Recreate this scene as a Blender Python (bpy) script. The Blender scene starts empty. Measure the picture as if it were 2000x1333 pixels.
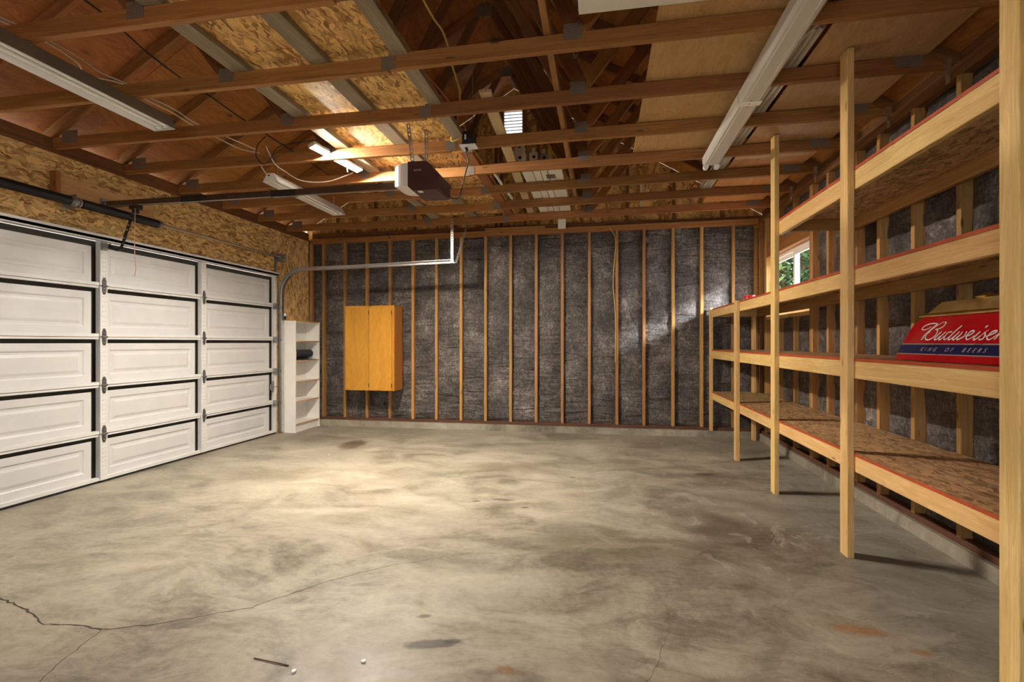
import bpy, bmesh, math, random
from mathutils import Matrix, Vector, noise
random.seed(7)
scn = bpy.context.scene
col = scn.collection

# ------------------------------------------------------------------ camera, world, exposure
YAW = 0.174251; CAM_H = 1.2362
cam_d = bpy.data.cameras.new('camera'); cam = bpy.data.objects.new('camera', cam_d); col.objects.link(cam)
cam_d.sensor_width = 36.0; cam_d.lens = 974.94/2000*36.0; cam_d.shift_y = 0.0015
cam_d.clip_start = 0.05; cam_d.clip_end = 300
cam.location = (0, 0, CAM_H); cam.rotation_euler = (math.pi/2, 0, YAW)
scn.camera = cam

world = bpy.data.worlds.new('overcast_sky'); scn.world = world; world.use_nodes = True
bg = world.node_tree.nodes['Background']
bg.inputs[0].default_value = (0.93, 0.96, 1.0, 1); bg.inputs[1].default_value = 5.0
sun_d = bpy.data.lights.new('sun', 'SUN'); sun_d.energy = 4.5; sun_d.angle = math.radians(9); sun_d.color = (.95, .97, 1.0)      # hazy low sun from the right
sun = bpy.data.objects.new('sun', sun_d); col.objects.link(sun); sun.location = (8, -6, 6)
sun.rotation_mode = 'QUATERNION'; sun.rotation_quaternion = Vector((-.70, .62, -.34)).to_track_quat('-Z', 'Y')
LED = 790.0
scn.view_settings.view_transform = 'Standard'; scn.view_settings.look = 'None'
scn.view_settings.gamma = 1.0; scn.view_settings.use_curve_mapping = False
scn.view_settings.exposure = 1.66

# ------------------------------------------------------------------ key dimensions (metres)
D = 6.906          # face of the back wall studs
XL = -4.306        # inner face of the door wall
XR = 2.02          # face of the right wall studs
XC = -1.2          # ridge line
PITCH = 0.588
ZC0, ZC1 = 2.80, 2.889      # truss bottom chord
YN = -2.3          # rear wall
def zr(x): return 4.745 - PITCH*abs(x-XC)          # underside of the rafters
def zd(x): return zr(x) + 0.104                     # underside of the roof deck
def YK(k): return 2.709 + .6096*k                   # front face of truss k

# ------------------------------------------------------------------ node helpers
def new_mat(name):
    m = bpy.data.materials.new(name); m.use_nodes = True
    nt = m.node_tree; b = nt.nodes['Principled BSDF']
    return m, nt, b
def N(nt, kind, **kw):
    n = nt.nodes.new(kind)
    for k, v in kw.items():
        if k.startswith('i_'):
            key = k[2:]; key = int(key) if key.isdigit() else key
            n.inputs[key].default_value = v
        else: setattr(n, k, v)
    return n
def L(nt, a, b): nt.links.new(a, b)
def ramp(nt, fac, stops):
    r = N(nt, 'ShaderNodeValToRGB'); L(nt, fac, r.inputs[0])
    e = r.color_ramp.elements
    while len(e) < len(stops): e.new(0.5)
    for i, (p, c) in enumerate(stops):
        e[i].position = p; e[i].color = (c if len(c) == 4 else (*c, 1))
    return r.outputs[0]
def mixc(nt, fac, a, b, mode='MIX'):
    m = N(nt, 'ShaderNodeMix', data_type='RGBA', blend_type=mode)
    for sock, v in ((m.inputs[0], fac), (m.inputs[6], a), (m.inputs[7], b)):
        if hasattr(v, 'is_output'): L(nt, v, sock)
        elif isinstance(v, (int, float)): sock.default_value = v
        else: sock.default_value = (*v, 1) if len(v) == 3 else v
    return m.outputs[2]
def math_(nt, op, a, b=None, c=None, clamp=False):
    m = N(nt, 'ShaderNodeMath', operation=op, use_clamp=clamp)
    for i, v in enumerate((a, b, c)):
        if v is None: continue
        if hasattr(v, 'is_output'): L(nt, v, m.inputs[i])
        else: m.inputs[i].default_value = v
    return m.outputs[0]
def sstep(nt, v, a, b, to0=0.0, to1=1.0):
    m = N(nt, 'ShaderNodeMapRange', interpolation_type='SMOOTHSTEP')
    L(nt, v, m.inputs[0]); m.inputs[1].default_value = a; m.inputs[2].default_value = b
    m.inputs[3].default_value = to0; m.inputs[4].default_value = to1
    return m.outputs[0]
def coords(nt, scale=(1, 1, 1), rand=0.0, rot=(0, 0, 0), src=None, loc=(0, 0, 0)):
    if src is None:
        tc = N(nt, 'ShaderNodeTexCoord'); src = tc.outputs['Object']
        if rand:
            oi = N(nt, 'ShaderNodeObjectInfo')
            a = N(nt, 'ShaderNodeVectorMath', operation='MULTIPLY_ADD')
            cv = N(nt, 'ShaderNodeCombineXYZ')
            for i, f in enumerate((1.0, .61, .37)): L(nt, math_(nt, 'MULTIPLY', oi.outputs['Random'], rand*f), cv.inputs[i])
            av = N(nt, 'ShaderNodeVectorMath', operation='ADD'); L(nt, src, av.inputs[0]); L(nt, cv.outputs[0], av.inputs[1])
            src = av.outputs[0]
    mp = N(nt, 'ShaderNodeMapping'); L(nt, src, mp.inputs[0])
    mp.inputs[1].default_value = loc; mp.inputs[2].default_value = rot; mp.inputs[3].default_value = scale
    return mp.outputs[0]
def noise_(nt, vec, scale=5, detail=4, rough=.55, dist=0.0):
    n = N(nt, 'ShaderNodeTexNoise'); L(nt, vec, n.inputs[0])
    n.inputs['Scale'].default_value = scale; n.inputs['Detail'].default_value = detail
    n.inputs['Roughness'].default_value = rough; n.inputs['Distortion'].default_value = dist
    return n.outputs[0]
def voro(nt, vec, scale=5, out='Color', feature='F1', rnd=1.0):
    n = N(nt, 'ShaderNodeTexVoronoi', feature=feature); L(nt, vec, n.inputs[0])
    n.inputs['Scale'].default_value = scale; n.inputs['Randomness'].default_value = rnd
    return n.outputs[out]
def bump(nt, b, h, strength=.2, dist=.01):
    n = N(nt, 'ShaderNodeBump'); n.inputs['Strength'].default_value = strength; n.inputs['Distance'].default_value = dist
    L(nt, h, n.inputs['Height']); L(nt, n.outputs[0], b.inputs['Normal'])
def hsv_rand(nt, c, lo=.85, hi=1.12):
    oi = N(nt, 'ShaderNodeObjectInfo'); h = N(nt, 'ShaderNodeHueSaturation')
    v = N(nt, 'ShaderNodeMapRange'); L(nt, oi.outputs['Random'], v.inputs[0]); v.inputs[3].default_value = lo; v.inputs[4].default_value = hi
    hu = math_(nt, 'MULTIPLY', oi.outputs['Random'], 7.13); hu = math_(nt, 'FRACT', hu); hu = math_(nt, 'MULTIPLY_ADD', hu, .016, .492)
    L(nt, v.outputs[0], h.inputs['Value']); L(nt, hu, h.inputs['Hue']); L(nt, c, h.inputs['Color'])
    return h.outputs[0]

def wood(name, light, dark, knot=(.12, .05, .02), rough=.6, knots=.9, lo=.85, hi=1.12, ring=.5):
    m, nt, b = new_mat(name)
    v1 = coords(nt, (.55, 7, 7), 60); n1 = noise_(nt, v1, 3.2, 5, .6, .8)
    src = v1
    v2 = coords(nt, (1.2, 60, 60), 60); n2 = noise_(nt, v2, 2.0, 3, .6)
    f = math_(nt, 'MULTIPLY_ADD', n2, .45, math_(nt, 'MULTIPLY', n1, .62))
    # growth-ring bands
    sv = math_(nt, 'SINE', math_(nt, 'MULTIPLY', n1, 46.0)); f = math_(nt, 'MULTIPLY_ADD', sv, .09*ring, f)
    c = ramp(nt, f, [(.30, dark), (.55, tuple(.5*(a+d) for a, d in zip(light, dark))), (.72, light)])
    if knots:
        vk = coords(nt, (1.3, 5.5, 5.5), 60); d = voro(nt, vk, 2.3, 'Distance')
        kf = sstep(nt, d, .05, .13, knots, 0.0); c = mixc(nt, kf, c, knot)
    c = hsv_rand(nt, c, lo, hi)
    L(nt, c, b.inputs['Base Color']); b.inputs['Roughness'].default_value = rough
    b.inputs['Specular IOR Level'].default_value = .3
    bump(nt, b, n2, .12, .004)
    return m
def plain(name, c, rough=.5, metal=0.0, var=.08, scale=8, spec=.5):
    m, nt, b = new_mat(name)
    n = noise_(nt, coords(nt, (1, 1, 1), 9), scale, 5, .6)
    cc = ramp(nt, n, [(.3, tuple(x*(1-var) for x in c)), (.7, tuple(min(1, x*(1+var)) for x in c))])
    L(nt, cc, b.inputs['Base Color'])
    b.inputs['Metallic'].default_value = metal; b.inputs['Specular IOR Level'].default_value = spec
    r = sstep(nt, n, .3, .7, rough*.85, min(1, rough*1.15)); L(nt, r, b.inputs['Roughness'])
    return m
def osb(name, light, mid, dark, scale=1.0, rough=.62, lo=.94, hi=1.06):
    m, nt, b = new_mat(name)
    layers = []
    for i, (rz, s) in enumerate(((.1, 1.0), (1.25, 1.1), (-.7, .9), (2.0, .85))):
        base = coords(nt, (1, 1, 1), 40)
        nz = N(nt, 'ShaderNodeTexNoise'); L(nt, base, nz.inputs[0]); nz.inputs['Scale'].default_value = 11
        wv = N(nt, 'ShaderNodeVectorMath', operation='MULTIPLY_ADD'); L(nt, nz.outputs['Color'], wv.inputs[0])
        wv.inputs[1].default_value = (.09, .09, 0); L(nt, base, wv.inputs[2])
        v = coords(nt, (13*s*scale, 42*s*scale, 3), rot=(0, 0, rz), src=wv.outputs[0], loc=(3.1*i, 1.7*i, 0))
        layers.append(v)
    cs = [voro(nt, v, 1.0, 'Color') for v in layers]
    sep = []
    for c in cs:
        s = N(nt, 'ShaderNodeSeparateColor'); L(nt, c, s.inputs[0]); sep.append(s.outputs[0])
    f = None
    for i, c in enumerate(cs):
        s2 = N(nt, 'ShaderNodeSeparateColor'); L(nt, c, s2.inputs[0])
        if f is None: f = s2.outputs[1]; continue
        gt = math_(nt, 'GREATER_THAN', s2.outputs[0], .52)
        mx = N(nt, 'ShaderNodeMix'); L(nt, gt, mx.inputs[0]); L(nt, f, mx.inputs[2]); L(nt, s2.outputs[1], mx.inputs[3]); f = mx.outputs[0]
    fine = noise_(nt, layers[0], 2.6, 4, .65); big = noise_(nt, coords(nt, (1, 1, 1), 40), 2.2, 3)
    f = math_(nt, 'MULTIPLY_ADD', fine, .45, math_(nt, 'MULTIPLY', f, .62)); f = math_(nt, 'MULTIPLY_ADD', big, .25, math_(nt, 'SUBTRACT', f, .12))
    c = ramp(nt, f, [(.16, dark), (.34, mid), (.56, light), (.78, tuple(min(1, x*1.35) for x in light))])
    c = hsv_rand(nt, c, lo, hi)
    L(nt, c, b.inputs['Base Color']); b.inputs['Roughness'].default_value = rough; b.inputs['Specular IOR Level'].default_value = .3
    bump(nt, b, f, .35, .004)
    return m
def plywood(name, light, dark, rough=.55, knots=0.0, knot=(.08, .03, .012)):
    m, nt, b = new_mat(name)
    n1 = noise_(nt, coords(nt, (.9, 3.2, 1), 30), 1.6, 4, .55, 1.6)
    bands = math_(nt, 'SINE', math_(nt, 'MULTIPLY', n1, 55.0))
    n2 = noise_(nt, coords(nt, (3, 70, 3), 30), 2, 3)
    f = math_(nt, 'MULTIPLY_ADD', bands, .09, math_(nt, 'MULTIPLY_ADD', n2, .3, math_(nt, 'MULTIPLY', n1, .7)))
    c = ramp(nt, f, [(.25, dark), (.75, light)])
    if knots:
        d = voro(nt, coords(nt, (1.3, 3.0, 1), 30), 1.6, 'Distance'); kf = sstep(nt, d, .04, .13, knots, 0); c = mixc(nt, kf, c, knot)
    c = hsv_rand(nt, c, .88, 1.1)
    L(nt, c, b.inputs['Base Color']); b.inputs['Roughness'].default_value = rough; b.inputs['Specular IOR Level'].default_value = .3
    bump(nt, b, n2, .08, .003)
    return m

# ------------------------------------------------------------------ materials
M = {}
M['fir']      = wood('fir_framing', (.40, .180, .056), (.21, .082, .025), rough=.62)               # old orange-brown trusses
M['firdark']  = wood('fir_web', (.26, .115, .042), (.12, .05, .02), rough=.7)
M['stud']     = wood('stud_fir', (.52, .29, .105), (.30, .135, .042), rough=.6, lo=.75, hi=1.2)
M['pine']     = wood('pine_lumber', (.78, .54, .235), (.55, .325, .11), knot=(.22, .09, .03), rough=.5, lo=.92, hi=1.07, ring=.7)
M['grey']     = wood('weathered_board', (.33, .265, .19), (.19, .145, .095), rough=.75, knots=.4)
M['pale']     = wood('pale_board', (.66, .50, .29), (.52, .36, .19), rough=.6, knots=.3)
M['sole']     = wood('treated_plate', (.16, .07, .04), (.075, .032, .02), rough=.75, knots=0)
M['header']   = wood('header_board', (.68, .40, .19), (.52, .27, .11), rough=.6, knots=.6, ring=.8)
M['osb']      = osb('osb_wall', (.66, .45, .18), (.46, .26, .085), (.16, .07, .022), scale=1.45)
M['osbf']     = osb('osb_floor', (.60, .37, .13), (.40, .205, .06), (.15, .06, .02), scale=1.45)
M['osbdeck']  = osb('osb_shelf', (.48, .30, .145), (.30, .175, .075), (.12, .06, .027), rough=.5, scale=1.5)
M['ply']      = plywood('thin_plywood', (.56, .36, .165), (.42, .245, .10))
M['plyo']     = plywood('orange_plywood', (.55, .26, .085), (.38, .155, .045))
M['roof']     = plywood('roof_sheathing', (.43, .172, .042), (.23, .084, .021), rough=.6, knots=.85)
M['cab']      = plywood('cabinet_plywood', (.64, .31, .040), (.48, .205, .022), rough=.4)
M['cabside']  = plywood('cabinet_side', (.52, .23, .04), (.38, .15, .024), rough=.45)
M['rededge']  = plain('red_painted_edge', (.40, .060, .013), .6, var=.25, scale=20)
M['white']    = plain('white_melamine', (.80, .775, .72), .4, var=.03)
M['door']     = plain('white_door_steel', (.60, .60, .595), .42, var=.035, scale=5)
M['doorstile']= plain('white_stile_steel', (.66, .66, .65), .35, var=.04, scale=9)
M['olive']    = plain('bare_dark_steel', (.045, .043, .034), .6, .2)
M['shadowgap']= plain('dark_rubber', (.022, .02, .018), .7)
M['galv']     = plain('galvanized_steel', (.62, .62, .60), .38, 1.0, var=.12, scale=30)
M['galvdull'] = plain('dull_galvanized', (.34, .34, .33), .5, .85, var=.2, scale=40)
M['hinge']    = plain('hinge_steel', (.17, .165, .16), .4, .6, var=.25, scale=40)
M['black']    = plain('black_steel', (.022, .020, .019), .45, .2, var=.3)
M['blackp']   = plain('black_plastic', (.016, .016, .017), .4)
M['brownrail']= plain('dark_rail_steel', (.115, .082, .062), .32, .7, var=.2, scale=14)
M['maroon']   = plain('maroon_plastic', (.055, .018, .018), .38, var=.15)
M['lens']     = plain('opener_lens', (.72, .70, .68), .45, var=.02)
M['fixture']  = plain('fixture_enamel', (.62, .60, .55), .35, var=.03)
M['fixback']  = plain('fixture_top', (.25, .22, .18), .5, .3)
M['tube']     = plain('fluorescent_tube', (.82, .83, .80), .2, var=.02)
M['chrome']   = plain('mirror_reflector', (.62, .59, .50), .22, .3, var=.02, scale=2)
M['vinyl']    = plain('white_vinyl', (.86, .87, .88), .35, var=.02)
M['wcable']   = plain('white_cable', (.66, .62, .55), .5)
M['ycable']   = plain('yellow_cable', (.66, .48, .12), .5)
M['ocable']   = plain('orange_cable', (.56, .17, .06), .5)
M['pcord']    = plain('pink_cord', (.62, .28, .20), .6)
M['brass']    = plain('polished_brass', (.80, .62, .27), .34, 1.0, var=.08, scale=20)
M['red']      = plain('red_glass', (.50, .006, .012), .16, var=.06)
M['navy']     = plain('navy_band', (.012, .016, .09), .2, var=.1)
M['silver']   = plain('silver_pinstripe', (.55, .50, .45), .3, .6)
M['lettering']= plain('white_lettering', (.86, .80, .80), .35, var=.03)
M['goldtext'] = plain('pale_gold_lettering', (.42, .37, .36), .4)
M['greytext'] = plain('grey_lettering', (.36, .33, .33), .4)
M['redcan']   = plain('red_tin', (.55, .02, .03), .3)
M['mat']      = plain('charcoal_foam', (.035, .035, .036), .75, var=.15, scale=30)
M['plastic']  = plain('white_plastic', (.74, .72, .64), .4, var=.04)
M['leafstem'] = plain('bark', (.09, .065, .045), .85, var=.3)
M['siding']   = plain('siding', (.5, .46, .40), .8)
M['crack']    = plain('crack_dark', (.045, .035, .028), .9)
M['ground']   = plain('driveway', (.36, .345, .32), .9, var=.15, scale=2)
M['grass']    = plain('lawn', (.07, .13, .03), .9, var=.3, scale=3)
M['grey_tape']= plain('grey_patch', (.10, .085, .06), .6)

def mat_leaf():
    m, nt, b = new_mat('leaf_green')
    n = noise_(nt, coords(nt, (1, 1, 1)), 2.3, 3)
    c = ramp(nt, n, [(.3, (.006, .019, .005)), (.5, (.02, .05, .012)), (.66, (.055, .115, .03)), (.8, (.14, .22, .08))])
    L(nt, c, b.inputs['Base Color']); b.inputs['Roughness'].default_value = .5
    return m
M['leaf'] = mat_leaf()
def mat_glass():
    m, nt, b = new_mat('window_glass'); out = nt.nodes['Material Output']
    tr = N(nt, 'ShaderNodeBsdfTransparent'); gl = N(nt, 'ShaderNodeBsdfGlossy'); gl.inputs['Roughness'].default_value = .02
    mx = N(nt, 'ShaderNodeMixShader'); mx.inputs[0].default_value = .05; L(nt, tr.outputs[0], mx.inputs[1]); L(nt, gl.outputs[0], mx.inputs[2]); L(nt, mx.outputs[0], out.inputs[0])
    return m
M['glass'] = mat_glass()
def mat_led():
    m, nt, b = new_mat('led_diffuser')
    b.inputs['Base Color'].default_value = (.9, .9, .9, 1)
    b.inputs['Emission Color'].default_value = (1, .90, .76, 1); b.inputs['Emission Strength'].default_value = LED
    return m
M['led'] = mat_led()
def mat_plate():
    m, nt, b = new_mat('truss_plate_steel')
    v = coords(nt, (1, 1, 1))
    br = N(nt, 'ShaderNodeTexBrick'); L(nt, v, br.inputs[0])
    br.inputs['Scale'].default_value = 26; br.inputs['Mortar Size'].default_value = .09; br.inputs['Brick Width'].default_value = .5; br.inputs['Row Height'].default_value = .22
    br.inputs['Color1'].default_value = (.40, .38, .35, 1); br.inputs['Color2'].default_value = (.32, .30, .28, 1); br.inputs['Mortar'].default_value = (.16, .12, .09, 1)
    L(nt, br.outputs[0], b.inputs['Base Color']); b.inputs['Metallic'].default_value = .25; b.inputs['Roughness'].default_value = .5
    bump(nt, b, br.outputs['Fac'], .5, .002)
    return m
M['plate'] = mat_plate()
def mat_insul():
    m, nt, b = new_mat('insulation_facing')
    big = noise_(nt, coords(nt, (1, 1, 1), 25), 2.2, 4, .6)
    v = coords(nt, (1.5, 1.0, 1), 25, rot=(0, 0, .4))
    fib = noise_(nt, v, 16, 8, .72, 1.4); fine = noise_(nt, coords(nt, (1.6, .5, 1), 25), 75, 4, .7)
    # fold lines running diagonally across each bay
    fw = noise_(nt, coords(nt, (1.0, 5.5, 1), 25, rot=(0, 0, -.85)), 2.2, 3, .5, .9)
    f = math_(nt, 'MULTIPLY_ADD', fine, .28, math_(nt, 'MULTIPLY', fib, .6)); f = math_(nt, 'MULTIPLY_ADD', big, .42, math_(nt, 'SUBTRACT', f, .16)); f = math_(nt, 'MULTIPLY_ADD', math_(nt, 'SUBTRACT', fw, .5), .10, f)
    c = ramp(nt, f, [(.34, (.022, .0185, .0165)), (.46, (.062, .053, .048)), (.55, (.145, .127, .116)), (.69, (.43, .39, .365))])
    L(nt, c, b.inputs['Base Color'])
    b.inputs['Roughness'].default_value = .46; b.inputs['Specular IOR Level'].default_value = .45
    h = math_(nt, 'MULTIPLY_ADD', fw, 1.6, math_(nt, 'MULTIPLY', fib, .35)); bump(nt, b, h, .8, .04)
    return m
M['insul'] = mat_insul()
def mat_concrete(name='concrete_floor', curb=False):
    m, nt, b = new_mat(name)
    v = coords(nt, (1, 1, 1))
    wn = N(nt, 'ShaderNodeTexNoise'); L(nt, v, wn.inputs[0]); wn.inputs['Scale'].default_value = 1.3; wn.inputs['Detail'].default_value = 4
    wp = N(nt, 'ShaderNodeVectorMath', operation='MULTIPLY_ADD'); L(nt, wn.outputs['Color'], wp.inputs[0]); wp.inputs[1].default_value = (.55, .55, 0); L(nt, v, wp.inputs[2])
    w = wp.outputs[0]
    big = noise_(nt, w, .75, 5, .6, .5)
    mid = noise_(nt, coords(nt, (1.0, 1.9, 1), rot=(0, 0, .35), src=w), 2.6, 7, .66, .7)
    fin = noise_(nt, v, 26, 6, .7); gra = noise_(nt, v, 160, 2, .6)
    f = math_(nt, 'MULTIPLY_ADD', mid, .55, math_(nt, 'MULTIPLY', big, .6)); f = math_(nt, 'MULTIPLY_ADD', fin, .22, math_(nt, 'SUBTRACT', f, .21))
    tro = noise_(nt, coords(nt, (2.0, 7.0, 1), rot=(0, 0, .18), src=w), 3.0, 8, .72, .5); f = math_(nt, 'MULTIPLY_ADD', math_(nt, 'SUBTRACT', tro, .5), .26, f)
    f = math_(nt, 'MULTIPLY_ADD', gra, .06, f)
    c = ramp(nt, f, [(.33, (.110, .095, .071)), (.42, (.195, .171, .129)), (.50, (.280, .249, .190)), (.60, (.350, .315, .246)), (.73, (.42, .39, .325))])
    if not curb:
        def blob(x, y, rx, ry, ang, colr, amt, soft=.5, wob=.5, nscale=6):
            nonlocal c
            mv = coords(nt, (1, 1, 1), loc=(-x, -y, 0))
            rv = coords(nt, (1/rx, 1/ry, 1), rot=(0, 0, 0), src=coords(nt, (1, 1, 1), rot=(0, 0, -ang), src=mv))
            ln = N(nt, 'ShaderNodeVectorMath', operation='LENGTH'); L(nt, rv, ln.inputs[0])
            n = noise_(nt, v, nscale, 5, .65)
            d = math_(nt, 'MULTIPLY_ADD', math_(nt, 'SUBTRACT', n, .5), wob*2.4, ln.outputs['Value'])
            fac = sstep(nt, d, 1-soft, 1+.15, amt, 0.0)
            c = mixc(nt, fac, c, colr, 'MULTIPLY')
        # traffic-worn and damp areas
        blob(1.25, 3.7, 1.15, 1.9, .25, (.60, .60, .63), .75, .9, .55, 2.2)
        blob(.05, 3.05, .75, .42, -.1, (.58, .54, .48), .8, .8, .6, 3.5)
        blob(.85, 3.4, .55, .5, .5, (.62, .58, .54), .7, .8, .7, 4)
        blob(-.9, 4.85, .8, .28, .15, (.62, .58, .52), .75, .8, .7, 4)
        blob(-3.6, 5.9, .9, .35, -.1, (.62, .60, .56), .7, .8, .6, 4)
        blob(-2.95, 5.62, .16, .30, .2, (.42, .36, .30), .9, .4, .5, 9)
        blob(-3.0, 4.2, .7, .3, .3, (.78, .74, .66), .7, .8, .6, 4)
        blob(-.685, 1.955, .13, .035, .25, (.22, .19, .20), .95, .4, .35, 22)
        blob(-.60, 1.99, .04, .02, .2, (.3, .27, .27), .9, .5, .3, 22)
        blob(1.10, 2.37, .13, .05, -.1, (1.0, .58, .34), .85, .6, .35, 16)
        blob(1.26, 2.24, .05, .025, 0, (1.0, .60, .38), .8, .6, .3, 16)
        blob(-.35, 1.85, .05, .03, 0, (.85, .48, .25), .8, .5, .4, 20)
        blob(.96, 4.92, .12, .06, .1, (.40, .37, .35), .9, .5, .5, 12)
        blob(1.72, 5.35, .09, .05, .4, (.35, .33, .32), .9, .5, .5, 12)
        blob(-.75, 3.85, .10, .03, .1, (.4, .36, .33), .85, .5, .5, 14)
        for x, y in ((-.95, 3.78), (-.55, 3.7), (-.25, 4.6), (.3, 5.6), (-.78, 2.15), (.52, 6.3), (.9, 6.28)):
            blob(x, y, .035, .02, .3, (.35, .32, .30), .9, .5, .4, 25)
        # pale scraped skim patches and flaky trowel edges, worn towards the shelf side
        sx = N(nt, 'ShaderNodeSeparateXYZ'); L(nt, v, sx.inputs[0])
        side = sstep(nt, math_(nt, 'MULTIPLY_ADD', noise_(nt, v, .8, 3), 1.6, sx.outputs[0]), -.1, 1.6)
        sk = noise_(nt, coords(nt, (1.3, 1.0, 1), src=w), 3.4, 9, .74, .7)
        c = mixc(nt, math_(nt, 'MULTIPLY', sstep(nt, sk, .56, .61, 0, .40), side), c, (.42, .38, .31))
        c = mixc(nt, math_(nt, 'MULTIPLY', sstep(nt, sk, .40, .47, .42, 0), side), c, (.13, .112, .088))
        sc = noise_(nt, coords(nt, (2.2, 9.0, 1), rot=(0, 0, -.45), src=w), 5.5, 6, .7, 1.0)
        c = mixc(nt, math_(nt, 'MULTIPLY', sstep(nt, sc, .64, .70, 0, .5), side), c, (.10, .085, .068))
        c = mixc(nt, sstep(nt, sc, .30, .36, .22, 0), c, (.47, .43, .36))
    L(nt, c, b.inputs['Base Color'])
    r = sstep(nt, mid, .3, .7, .34, .62); L(nt, r, b.inputs['Roughness']); b.inputs['Specular IOR Level'].default_value = .4
    bump(nt, b, math_(nt, 'MULTIPLY_ADD', fin, .4, mid), .12 if not curb else .6, .01)
    return m
M['concrete'] = mat_concrete(); M['curb'] = mat_concrete('concrete_curb', True)

# ------------------------------------------------------------------ geometry helpers
W = {}
def put(o, world_m, parent=None):
    W[o.name] = world_m.copy()
    if parent is not None:
        o.parent = parent; o.matrix_basis = W[parent.name].inverted() @ world_m
    else: o.matrix_basis = world_m
    return o
def link(name, me, m4, parent=None):
    o = bpy.data.objects.new(name, me); col.objects.link(o)
    return put(o, m4, parent)
def tag(o, label=None, cat=None, group=None, kind=None):
    if label: o['label'] = label
    if cat: o['category'] = cat
    if group: o['group'] = group
    if kind: o['kind'] = kind
    return o
def thing(name, loc, label, cat, group=None):
    o = bpy.data.objects.new(name, None); col.objects.link(o); o.empty_display_size = .1
    put(o, Matrix.Translation(loc)); return tag(o, label, cat, group)

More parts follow.
